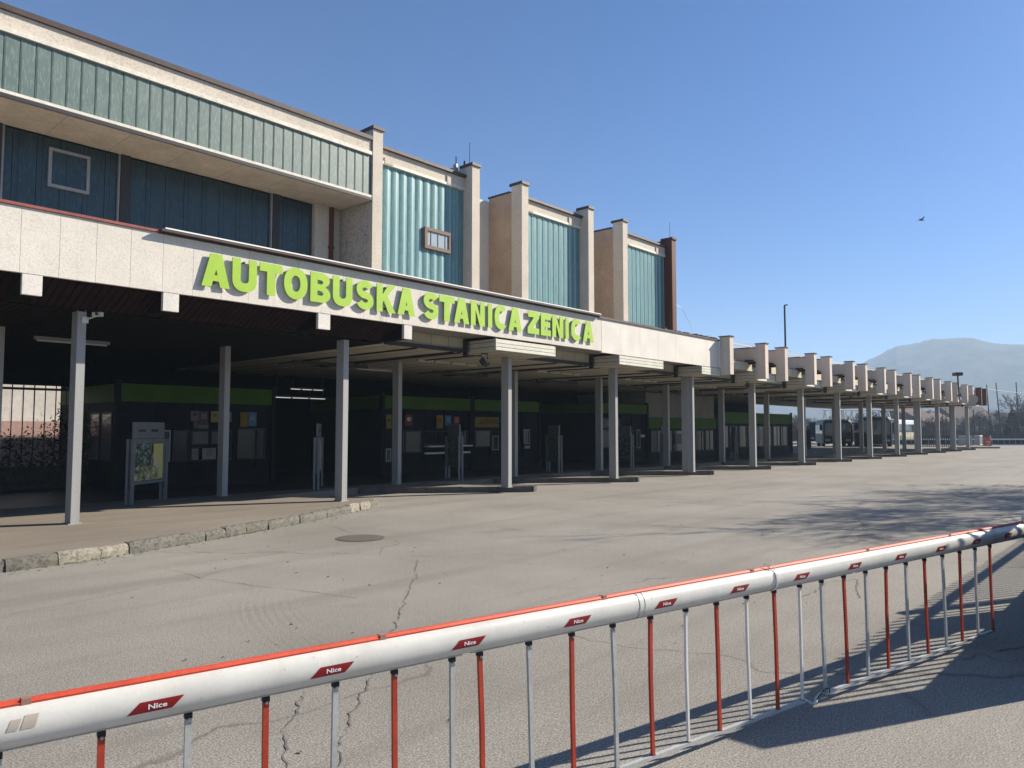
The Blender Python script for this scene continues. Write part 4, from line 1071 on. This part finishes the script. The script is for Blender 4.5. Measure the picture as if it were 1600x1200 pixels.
# ------------------------------------------------------------------ fence and trees right of the view; their shade falls on the asphalt
FY = .52
fn = thing('picket_fence', (10, FY, 0), 'low wall with steel picket railing just right of the barrier', 'fence')
b = MB(); b.box(6.1, 6.5, FY - .1, FY + .1, 0, 1.62); b.build('end_pillar', M['hedge_dark'], fn)
b = MB(); b.box(6.5, 17, FY - .08, FY + .08, 0, .9); b.build('wall', M['hedge_dark'], fn)
b = MB(); b.box(6.5, 17, FY - .02, FY + .02, 1.56, 1.66); b.box(6.5, 17, FY - .012, FY + .012, .93, .96); b.build('rail', M['dark_metal'], fn)
b = MB(); x = 6.5
while x < 17: b.box(x, x + .042, FY - .004, FY + .004, .85, 1.82 - .03 * random.random()); x += .15
b.box(9.9, 10.0, FY - .04, FY + .04, 0, 1.85)
b.build('pickets', M['dark_metal'], fn)
def bare_tree(rnd, hgt, spread, levels=5, r0=.16, twig=.006, kid=(3, 5), seg=3, k=5):
    trunk, crown = MB(), MB()
    def grow(p, d, L, r, lv):
        mb = trunk if lv == 0 else crown
        pts = [p]; dd = d.copy(); n_ = seg + (2 if lv == 0 else 0)
        for i in range(n_):
            dd = (dd + Vector((rnd.gauss(0, .16), rnd.gauss(0, .16), rnd.gauss(.04, .1))) * (1.0 if lv else .35)).normalized()
            pts.append(pts[-1] + dd * (L / n_))
        rr = [max(twig, r * (1 - .65 * i / n_)) for i in range(n_ + 1)]
        for i in range(n_): mb.tube(pts[i], pts[i + 1], rr[i], rr[i + 1], k=max(3, k - lv), cap=False)
        if lv >= levels: return
        c = rnd.randint(*kid) + (2 if lv == 0 else 0)
        for j in range(c):
            t = rnd.uniform(.4 if lv else .5, 1.0); i = min(n_ - 1, int(t * n_)); q = pts[i].lerp(pts[i + 1], t * n_ - i)
            a = rnd.uniform(0, 2 * math.pi); base = dd.orthogonal().normalized(); side = (Matrix.Rotation(a, 3, dd) @ base)
            nd = (dd * rnd.uniform(.5, 1.1) + side * rnd.uniform(.55, 1.0) * spread).normalized()
            grow(q, nd, L * rnd.uniform(.5, .78), rr[i] * rnd.uniform(.5, .7), lv + 1)
    grow(Vector((0, 0, 0)), Vector((0, 0, 1)), hgt * .42, r0, 0)
    return trunk, crown
def put_tree(tc, loc, sc, rz, label, group, mat, name='bare_tree'):
    t = thing(name, loc, label, 'tree', group, rz); t.scale = (sc, sc, sc)
    tc[0].build('trunk', mat, t, local=True); tc[1].build('crown', mat, t, local=True)
    return t
TC = bare_tree(random.Random(11), 9.5, 1.0, 5, .15, .008, (3, 5))
t0 = put_tree(TC, (27.5, -1.2, 0), 1.0, .4, 'big bare tree beyond the right edge whose branches shade the asphalt', 'trees right of the yard', M['bark'])
def tree_copy(src, loc, sc, rz, label=None, group=None):
    c = copy_tree(src); c.location = loc; c.scale = (sc, sc, sc); c.rotation_euler = (0, 0, rz)
    if label: c['label'] = label
    if group: c['group'] = group
    return c
tree_copy(t0, (29.8, -1.2, 0), 1.0, 2.2, 'second bare tree beyond the right edge behind the big one')
tree_copy(t0, (23.4, -.5, 0), 1.0, 4.2, 'bare tree nearest the barrier beyond the right edge')
tree_copy(t0, (52, -2.5, 0), 1.0, 1.2, 'farthest bare tree of the row beyond the right edge')

# ------------------------------------------------------------------ coaches
def bus(px, depth, L, W, Hh, label, cols, rz, name='parked_coach'):
    c = at(px, depth, 0); t = thing(name, c, label, 'coach', 'coaches parked beyond the canopy', rz)
    T = world_of(t)
    body = M[cols[0]]
    b = MB(); # rounded cross-section swept along length, front at local -x
    prof = [(-W / 2, .35), (-W / 2, Hh * .80), (-W / 2 + .08, Hh * .92), (-W / 2 + .3, Hh * .98), (0, Hh), (W / 2 - .3, Hh * .98), (W / 2 - .08, Hh * .92), (W / 2, Hh * .80), (W / 2, .35)]
    secs = [(0.0, .93, .0), (.12, .97, 0), (.4, 1, 0), (L - .3, 1, 0), (L, .95, 0)]
    rows = [[T @ Vector((x_, y_ * s_, .35 + (z_ - .35) * s_)) for y_, z_ in prof] for x_, s_, _ in secs]
    for r0, r1 in zip(rows[:-1], rows[1:]):
        for j in range(len(prof) - 1): b.quad(r0[j], r0[j + 1], r1[j + 1], r1[j])
        b.quad(r0[-1], r0[0], r1[0], r1[-1])
    b.quad(*rows[0]); b.quad(*reversed(rows[-1]))
    b.build('body', body, t)
    b = MB(); b.box(-.012, .02, -W / 2 + .18, W / 2 - .18, Hh * .42, Hh * .86, T); b.build('windscreen', M['bus_glass'], t)
    for s_ in (-1, 1):
        b = MB(); y_ = s_ * (W / 2 + .006)
        x_ = .6
        while x_ < L - 1.2: b.box(x_, x_ + 1.25, y_ - .004, y_ + .004, Hh * .48, Hh * .80, T); x_ += 1.32
        b.build('side_windows', M['bus_glass'], t)
        b = MB(); b.box(.4, L - .3, s_ * (W / 2 + .002) - .003, s_ * (W / 2 + .002) + .003, .38, Hh * .42, T); b.build('lower_panel', M[cols[1]], t)
        b = MB(); b.tube(T @ Vector((-.02, s_ * (W / 2 - .1), Hh * .86)), T @ Vector((-.28, s_ * (W / 2 + .16), Hh * .83)), .03, k=6)
        b.cbox(T @ Vector((-.28, s_ * (W / 2 + .17), Hh * .70)), (.12, .2, .5), rz); b.build('mirror', M['black'], t)
        b = MB(); b.box(-.02, .02, s_ * W * .34 - .2, s_ * W * .34 + .2, .6, .78, T); b.build('headlight', M['grey_frame'], t)
        for x_ in (1.6, L - 2.4):
            b = MB(); b.tube(T @ Vector((x_, s_ * (W / 2 - .28), .5)), T @ Vector((x_, s_ * (W / 2 + .012), .5)), .5, k=20); w_ = b.build('wheel', M['tyre'], t)
            b = MB(); b.tube(T @ Vector((x_, s_ * (W / 2 + .013), .5)), T @ Vector((x_, s_ * (W / 2 + .02), .5)), .27, k=16); b.build('rim', M['galv'], w_)
    return t
bus(1309, 68, 9, 2.55, 2.62, 'dark coach facing the bays, left one behind the slender posts', ('bus_dark', 'bus_dark'), R(24))
bus(1368, 66, 10, 2.7, 2.85, 'dark coach with big mirrors, beside the long white coach', ('bus_dark', 'bus_dark'), R(20))
bus(1383, 84, 11, 2.5, 2.85, 'white coach with yellow lower side seen between far posts', ('bus_white', 'bus_cream'), R(3))
bus(1281, 84, 8, 2.4, 2.6, 'dark coach mostly hidden at the end of the dark hall', ('bus_dark', 'bus_dark'), R(30))
for px_, dp_, w_, h_, lb_ in ((1256, 58, 1.1, 1.75, 'dark waste container standing at the end of the hall, left of the coaches'), (1345, 62, 1.0, 1.5, 'dark waste container between the two dark coaches')):
    c = at(px_, dp_, PZ); wc = thing('waste_container', c, lb_, 'container', None, R(20)); T = world_of(wc)
    b = MB(); b.box(-w_ / 2, w_ / 2, -.5, .5, .12, h_ - .25, T); b.build('body', M['bus_dark'], wc)
    b = MB(); b.quad(*[T @ Vector(p) for p in ((-w_ / 2 - .03, -.53, h_ - .25), (w_ / 2 + .03, -.53, h_ - .25), (w_ / 2 + .03, 0, h_), (-w_ / 2 - .03, 0, h_))]); b.quad(*[T @ Vector(p) for p in ((-w_ / 2 - .03, 0, h_), (w_ / 2 + .03, 0, h_), (w_ / 2 + .03, .53, h_ - .25), (-w_ / 2 - .03, .53, h_ - .25))]); b.build('lid', M['dark_metal'], wc)
    for sx_ in (-1, 1):
        b = MB(); b.tube(T @ Vector((sx_ * (w_ / 2 - .1), -.35, .08)), T @ Vector((sx_ * (w_ / 2 - .04), -.35, .08)), .08, k=10); b.build('wheel', M['tyre'], wc)

# ------------------------------------------------------------------ far side of the yard
def span(px0, px1, depth):
    return at(px0, depth, 0), at(px1, depth, 0)
p, q = span(1385, 1720, 80); d = (q - p).normalized(); ang = math.atan2(d.y, d.x); Lf = (q - p).length
pf = thing('parapet_fence', p, 'long low dark wall with pale cap and thin railing across the far yard edge', 'fence')
mid = (p + q) / 2
b = MB(); b.cbox(mid + Vector((0, 0, .32)), (Lf, .3, .44), ang); b.build('wall', M['hedge_dark'], pf)
b = MB(); b.cbox(mid + Vector((0, 0, .62)), (Lf, .4, .13), ang); b.cbox(mid + Vector((0, 0, .05)), (Lf, .4, .10), ang); b.build('cap', M['fascia_clean'], pf)
b = MB()
for i in range(int(Lf / .62)):
    c = p + d * (i * .62); b.cbox(c + Vector((0, 0, .3)) - Vector((-d.y, d.x, 0)) * .2 * (1 if True else 0), (.05, .03, .5), ang)
b.build('lit_post', M['galv'], pf)
b = MB()
for i in range(int(Lf / .16)): b.cbox(p + d * (i * .16) + Vector((0, 0, 1.06)), (.03, .03, .76), ang)
b.build('pickets', M['dark_metal'], pf)
b = MB(); b.cbox(mid + Vector((0, 0, 1.40)), (Lf, .03, .03), ang); b.cbox(mid + Vector((0, 0, .8)), (Lf, .03, .03), ang); b.build('rail', M['dark_metal'], pf)
p, q = span(1438, 1490, 66); d = (q - p).normalized(); ang = math.atan2(d.y, d.x); Lf = (q - p).length; mid = (p + q) / 2
mf = thing('metal_fence', p, 'dark metal picket fence section between the far canopy posts', 'fence')
b = MB()
for i in range(int(Lf / .19) + 1): b.cbox(p + d * (i * .19) + Vector((0, 0, .62)), (.06, .04, 1.05), ang)
b.build('pickets', M['dark_metal'], mf)
b = MB(); b.cbox(mid + Vector((0, 0, 1.12)), (Lf, .045, .045), ang); b.cbox(mid + Vector((0, 0, .16)), (Lf, .045, .045), ang); b.cbox(p + Vector((0, 0, .65)), (.12, .12, 1.3), ang); b.build('frame', M['dark_metal'], mf)
def crowd(px, depth, w, label, rz=0):
    c = at(px, depth, 0); t = thing('crowd_barrier', c, label, 'crowd barrier', 'grey crowd barriers near the orange box', math.atan2(d.y, d.x) + rz); T = world_of(t)
    b = MB(); b.tube(T @ Vector((0, 0, 1.05)), T @ Vector((w, 0, 1.05)), .025, k=6); b.tube(T @ Vector((0, 0, .22)), T @ Vector((w, 0, .22)), .02, k=6)
    for x_ in (0, w): b.tube(T @ Vector((x_, 0, PZ)), T @ Vector((x_, 0, 1.05)), .025, k=6)
    b.build('frame', M['galv'], t)
    b = MB()
    for i in range(1, int(w / .09)): b.box(i * .09 - .033, i * .09 + .033, -.01, .01, .22, 1.05, T)
    b.build('bars', M['galv'], t)
    for x_ in (.2, w - .2):
        b = MB(); b.box(x_ - .03, x_ + .03, -.3, .3, PZ, PZ + .04, T); b.build('foot', M['galv'], t)
crowd(1497, 70, 1.35, 'tall grey crowd barrier directly right of the double far post')
crowd(1522, 72, .75, 'grey crowd barrier just right of the last canopy post', .1)
crowd(1530, 70.5, .8, 'slanting grey crowd barrier next to the orange box', .7)
c = at(1541.5, 72.5, 0)
ob = thing('orange_box', c, 'orange red plastic barrier box standing at the far end of the platform', 'traffic block', None, ang)
T = world_of(ob)
b = MB(); b.quad(T @ Vector((-.3, -.25, 0)), T @ Vector((.3, -.25, 0)), T @ Vector((.24, -.12, .95)), T @ Vector((-.24, -.12, .95)))
b.quad(T @ Vector((.3, .25, 0)), T @ Vector((-.3, .25, 0)), T @ Vector((-.24, .12, .95)), T @ Vector((.24, .12, .95)))
b.quad(T @ Vector((.3, -.25, 0)), T @ Vector((.3, .25, 0)), T @ Vector((.24, .12, .95)), T @ Vector((.24, -.12, .95)))
b.quad(T @ Vector((-.3, .25, 0)), T @ Vector((-.3, -.25, 0)), T @ Vector((-.24, -.12, .95)), T @ Vector((-.24, .12, .95)))
b.quad(T @ Vector((-.24, -.12, .95)), T @ Vector((.24, -.12, .95)), T @ Vector((.24, .12, .95)), T @ Vector((-.24, .12, .95)))
b.build('body', M['orange'], ob)
b = MB(); b.box(-.2, .2, -.235, -.2, .42, .48, T); b.box(-.12, .12, -.26, -.2, .2, .25, T); b.build('handle', M['white_paint'], ob)
b = MB(); b.tube(T @ Vector((.36, 0, 0)), T @ Vector((.36, 0, 1.1)), .03, k=6); b.build('post', M['white_paint'], ob)

def pole(name, px0, py0, px1, py1, depth, r, label, cat, group=None):
    k = depth / F
    a = EYE + ray(px0, py0) * k; c = EYE + ray(px1, py1) * k; c = a + (c - a) * ((a.z) / (a.z - c.z))
    b = MB(); b.tube(c, a, r, r * .6, k=8)
    o = b.build(name, M['dark_metal'] if 'dark' in label else M['galv'])
    return tag(o, label, cat, group), a
pole('lighting_mast', 1541.5, 601, 1549, 696, 100, .09, 'leaning slender dark mast nearest the end of the canopy', 'mast')
_, m2 = pole('lighting_mast', 1556, 598, 1566, 694, 104, .10, 'leaning slender dark mast, middle one of the three far masts', 'mast')
_, m3 = pole('lighting_mast', 1587.5, 597, 1594, 692, 106, .10, 'slender dark mast, rightmost of the three far masts', 'mast')
pole('utility_pole', 1520.5, 640, 1524, 690, 92, .10, 'dark utility pole just right of the last canopy post', 'pole')
pole('utility_pole', 1548, 650, 1551, 690, 110, .12, 'short dark pole between the first and middle masts', 'pole')
pole('utility_pole', 1472, 645, 1476, 694, 95, .07, 'dark lamp pole seen between the two last bays, left one', 'pole')
pole('utility_pole', 1477.5, 637, 1481, 694, 96, .06, 'taller dark lamp pole seen between the two last bays', 'pole')
sn = at(1530, 92, 0); b = MB(); b.cbox(EYE + ray(1530.5, 653.5) * (92 / F), (.35, .1, .3), ang); b.tube(EYE + ray(1530.5, 655) * (92 / F), at(1530.5, 92.8, 0), .03, k=5)
tag(b.build('small_sign', M['dark_metal']), 'small dark sign box on a thin stem beyond the canopy end', 'sign')
b = MB(); a_ = EYE + ray(1541, 608) * (100 / F); c_ = EYE + ray(1680, 616) * (118 / F)
P = [a_.lerp(c_, t) + Vector((0, 0, -.35 * math.sin(math.pi * t))) for t in np.linspace(0, 1, 16)]
b.path(P, .045, 5); tag(b.build('overhead_cable', M['dark_metal']), 'thick overhead cable sagging between the far masts', 'cable')
# lattice bridge behind the coaches
tb = thing('lattice_footbridge', at(1350, 120, 0), 'white steel lattice bridge above the coaches', 'bridge')
b = MB(); k_ = 120 / F
zt, zb = EYE + ray(1300, 641) * k_, EYE + ray(1300, 659) * k_
def bp(px, top): return at(px, 120, zt.z if top else zb.z)
for i, px in enumerate(range(1290, 1400, 14)):
    b.tube(bp(px, 1), bp(px - 5, 0), .10, k=5); b.tube(bp(px, 1), bp(px + 5, 0), .10, k=5); b.tube(bp(px, 1), bp(px, 0), .06, k=5)
b.tube(bp(1286, 1), bp(1404, 1), .10, k=5); b.tube(bp(1286, 0), bp(1404, 0), .12, k=5)
b.build('truss', M['white_paint'], tb)
b = MB()
for px in (1292, 1345, 1398): b.tube(bp(px, 0), at(px, 120, 0), .25, k=8)
b.build('pier', M['soffit'], tb)

# houses
def house(px, depth, w, dp, h, roof, label, wall='house_wall', flat=False, rz=.3, g=None, name='house'):
    c = at(px, depth, 0); t = thing(name, c, label, 'house' if not flat else 'apartment block', g, ang + rz); T = world_of(t)
    b = MB(); b.box(-w / 2, w / 2, -dp / 2, dp / 2, 0, h, T); wl = b.build('wall', M[wall], t)
    b = MB()
    if flat: b.box(-w / 2 - .3, w / 2 + .3, -dp / 2 - .3, dp / 2 + .3, h + .02, h + .6, T)
    else:
        o_ = .5; A = [(-w / 2 - o_, -dp / 2 - o_, h - .1), (w / 2 + o_, -dp / 2 - o_, h - .1), (w / 2 + o_, 0, h + roof), (-w / 2 - o_, 0, h + roof), (w / 2 + o_, dp / 2 + o_, h - .1), (-w / 2 - o_, dp / 2 + o_, h - .1)]
        A = [T @ Vector(a) for a in A]
        b.quad(A[0], A[1], A[2], A[3]); b.quad(A[3], A[2], A[4], A[5]); b.quad(A[1], A[4], A[2]); b.quad(A[0], A[3], A[5]); b.quad(A[0], A[5], A[4], A[1])
    rf = b.build('roof', M['roof_tile'] if not flat else M['fascia_clean'], t)
    if not flat:
        b = MB(); b.box(w * .2, w * .2 + .5, -.6, -.1, h + roof * .5, h + roof + .6, T); b.build('chimney', M['house_wall'], rf)
    nf = max(1, int(h / 2.9)); nw = max(2, int(w / 2.6))
    for f_ in range(nf):
        for i in range(nw):
            xx = -w / 2 + w * (i + .5) / nw
            b = MB(); b.box(xx - .55, xx + .55, -dp / 2 - .03, -dp / 2 - .005, f_ * 2.9 + 1, f_ * 2.9 + 2.2, T); b.build('window', M['bus_glass'], t)
house(1442, 190, 13, 9, 3.6, 2.6, 'low house with faded tiled roof seen under the canopy end, left one', rz=.5)
house(1468, 230, 15, 9, 4.5, 3.0, 'ochre walled house with tiled roof behind the lamp poles', 'house_wall2', rz=-.3)
house(1503, 200, 12, 9, 4.6, 3.2, 'house with reddish tiled roof behind the grey crowd barriers', rz=.2)
house(1412, 210, 14, 9, 5.2, 3.5, 'tiled roof house above the white coach', 'house_wall2', rz=.6)
house(1462, 300, 26, 10, 6.5, 0, 'long low pale block with flat white roof edge', flat=True, rz=0)
house(1545, 420, 30, 14, 11.5, 0, 'hazy flat roofed apartment block behind the leaning masts', flat=True, rz=0)
house(1561, 520, 24, 14, 15.0, 0, 'taller hazy block far beyond the middle mast', flat=True, rz=0)
house(1508, 620, 30, 14, 14, 0, 'very faint distant block above the tiled roofs', flat=True, rz=0)
house(1582, 240, 14, 9, 4.0, 3, 'pale house half hidden by winter trees near the right edge', rz=-.2)

# winter trees far off
TA = bare_tree(random.Random(21), 9, 1.0, 4, .2, .035, (3, 5), 3, 4)
TB = bare_tree(random.Random(22), 8, 1.15, 4, .18, .035, (4, 5), 3, 4)
TG = 'bare winter trees beyond the yard'; TLb = 'bare grey winter tree in the hazy belt beyond the yard'
rnd = random.Random(9)
ta = put_tree(TA, at(1600, 135, 0), 1.05, .3, 'tall bare tree reaching highest at the right edge', TG, M['bark_far'])
tb_ = put_tree(TB, at(1530, 150, 0), .8, .3, TLb, TG, M['bark_far'])
for i in range(74):
    px = rnd.uniform(1235, 1630); dep = rnd.uniform(110, 230)
    if i < 10: px = rnd.uniform(1245, 1300); dep = rnd.uniform(95, 130)
    s_ = rnd.uniform(.42, .66) * dep / 150 * (1.25 if px > 1560 else 1)
    tree_copy(ta if i % 2 else tb_, at(px, dep, 0), s_, rnd.uniform(0, 6), TLb, TG)
def conifer(rnd, h):
    tr, cr_ = MB(), MB(); tr.tube((0, 0, 0), (0, 0, h * .95), .14, .03, k=6)
    for i in range(26):
        z = h * (.12 + .86 * i / 26); r = (1 - i / 26) * h * .26 + .15
        for j in range(12):
            a = rnd.uniform(0, 6.28); rr = r * rnd.uniform(.6, 1.1); tip = Vector((math.cos(a) * rr, math.sin(a) * rr, z - rr * .35)); s = Vector((-math.sin(a), math.cos(a), 0)) * rr * .22
            o = Vector((0, 0, z)); m_ = o.lerp(tip, .6)
            cr_.quad(o, m_ + s, tip, m_ - s); cr_.quad(o, m_ + Vector((0, 0, rr * .14)), tip, m_ - Vector((0, 0, rr * .2)))
    return tr, cr_
put_tree(conifer(random.Random(1), 6.2), at(1582, 118, 0), .95, 0, 'dark green conifer between the middle and right masts', None, M['conifer'], 'conifer')
# low winter scrub along the far boundary
b = MB(); rs = random.Random(8)
for i in range(5200):
    px = rs.uniform(1230, 1640); dep = rs.uniform(100, 175)
    p = at(px, dep, 0); 
    hgt_ = rs.uniform(.6, 2.4) * dep / 130
    b.tube(p, p + Vector((rs.uniform(-.7, .7), rs.uniform(-.7, .7), hgt_)), .035, .012, k=3, cap=False)
b.build('scrub', M['bark_far'], kind='stuff')

# hill: ring sector of real terrain 1.7 to 3.6 km away
prof_ = [(900, 40), (1150, 70), (1250, 120), (1310, 160), (1340, 190), (1356, 203), (1405, 246), (1431, 249), (1462, 260), (1509, 261.5), (1530, 256.7), (1551, 243.7), (1576, 237.7), (1600, 236.4), (1660, 225), (1750, 200), (1900, 180)]
hb = MB(); rows = []; rh = random.Random(6)
pxs = np.arange(900, 1900, 4.0)
from mathutils import noise as mn
for r_ in np.linspace(.55, 1.3, 30):
    row = []
    for px in pxs:
        zt_ = float(np.interp(px, [a for a, _ in prof_], [c for _, c in prof_])) * .76
        f_ = (1 - math.cos(math.pi * min(1, max(0, (r_ - .55) / .45)))) / 2 if r_ <= 1 else max(0, 1 - (r_ - 1) * 1.2)
        dv = ray(px, HOR); dv.z = 0; dv.normalize(); P_ = dv * 1900 * r_
        nz = mn.fractal(P_ * .0053, 1, 2, 6) * 20 * (.15 + abs(1 - r_) * 2.2) + (rh.uniform(0, 2.6) if abs(r_ - 1) < .06 else 0)
        row.append((P_.x, P_.y, max(-2, zt_ * f_ + nz * min(1, f_ * 2))))
    rows.append(row)
for i in range(len(rows) - 1):
    for j in range(len(pxs) - 1): hb.quad(rows[i][j], rows[i][j + 1], rows[i + 1][j + 1], rows[i + 1][j])
ho = hb.build('hill', M['hill'], kind='structure')

# bird
bc = EYE + ray(1440, 344) * (62 / F)
bi = thing('bird', bc, 'dark bird flying alone in the open sky', 'bird', None, math.atan2(rt.y, rt.x))
T = world_of(bi)
b = MB()
rad = [(-.32, .008), (-.2, .03), (-.08, .055), (.06, .05), (.14, .03), (.18, .032), (.24, .012)]
kk = 8
for (x0, r0), (x1, r1) in zip(rad[:-1], rad[1:]):
    b.tube(T @ Vector((x0, 0, 0)), T @ Vector((x1, 0, 0)), r0, r1, k=kk, cap=True)
bo = b.build('body', M['black'], bi, smooth=True)
for s_ in (-1, 1):
    b = MB(); P = [Vector((.08, s_ * .03, .03)), Vector((.12, s_ * .18, .16)), Vector((.02, s_ * .42, .22)), Vector((-.06, s_ * .2, .1)), Vector((-.1, s_ * .03, .02))]
    b.quad(*[T @ p for p in P]); b.quad(*[T @ (p + Vector((0, 0, .012))) for p in reversed(P)]); b.build('wing', M['black'], bi)
b = MB(); b.quad(*[T @ Vector(p) for p in ((-.3, -.01, 0), (-.46, -.07, 0), (-.46, .07, 0), (-.3, .01, 0))]); b.build('tail', M['black'], bi)

# ------------------------------------------------------------------ haze: one closed box of even air
HZ = True
if HZ:
    hz = MB(); hz.box(-2500, 2550, -2500, 2550, -1.2, 222)
    hm = bpy.data.materials.new('thin_haze'); hm.use_nodes = True; nt = hm.node_tree
    nt.nodes.remove(nt.nodes['Principled BSDF']); pv = nt.nodes.new('ShaderNodeVolumePrincipled')
    pv.inputs['Color'].default_value = (.60, .79, .98, 1); pv.inputs['Density'].default_value = .00052; pv.inputs['Anisotropy'].default_value = 0
    nt.links.new(pv.outputs[0], nt.nodes['Material Output'].inputs['Volume'])
    hz.build('haze', hm, kind='stuff')
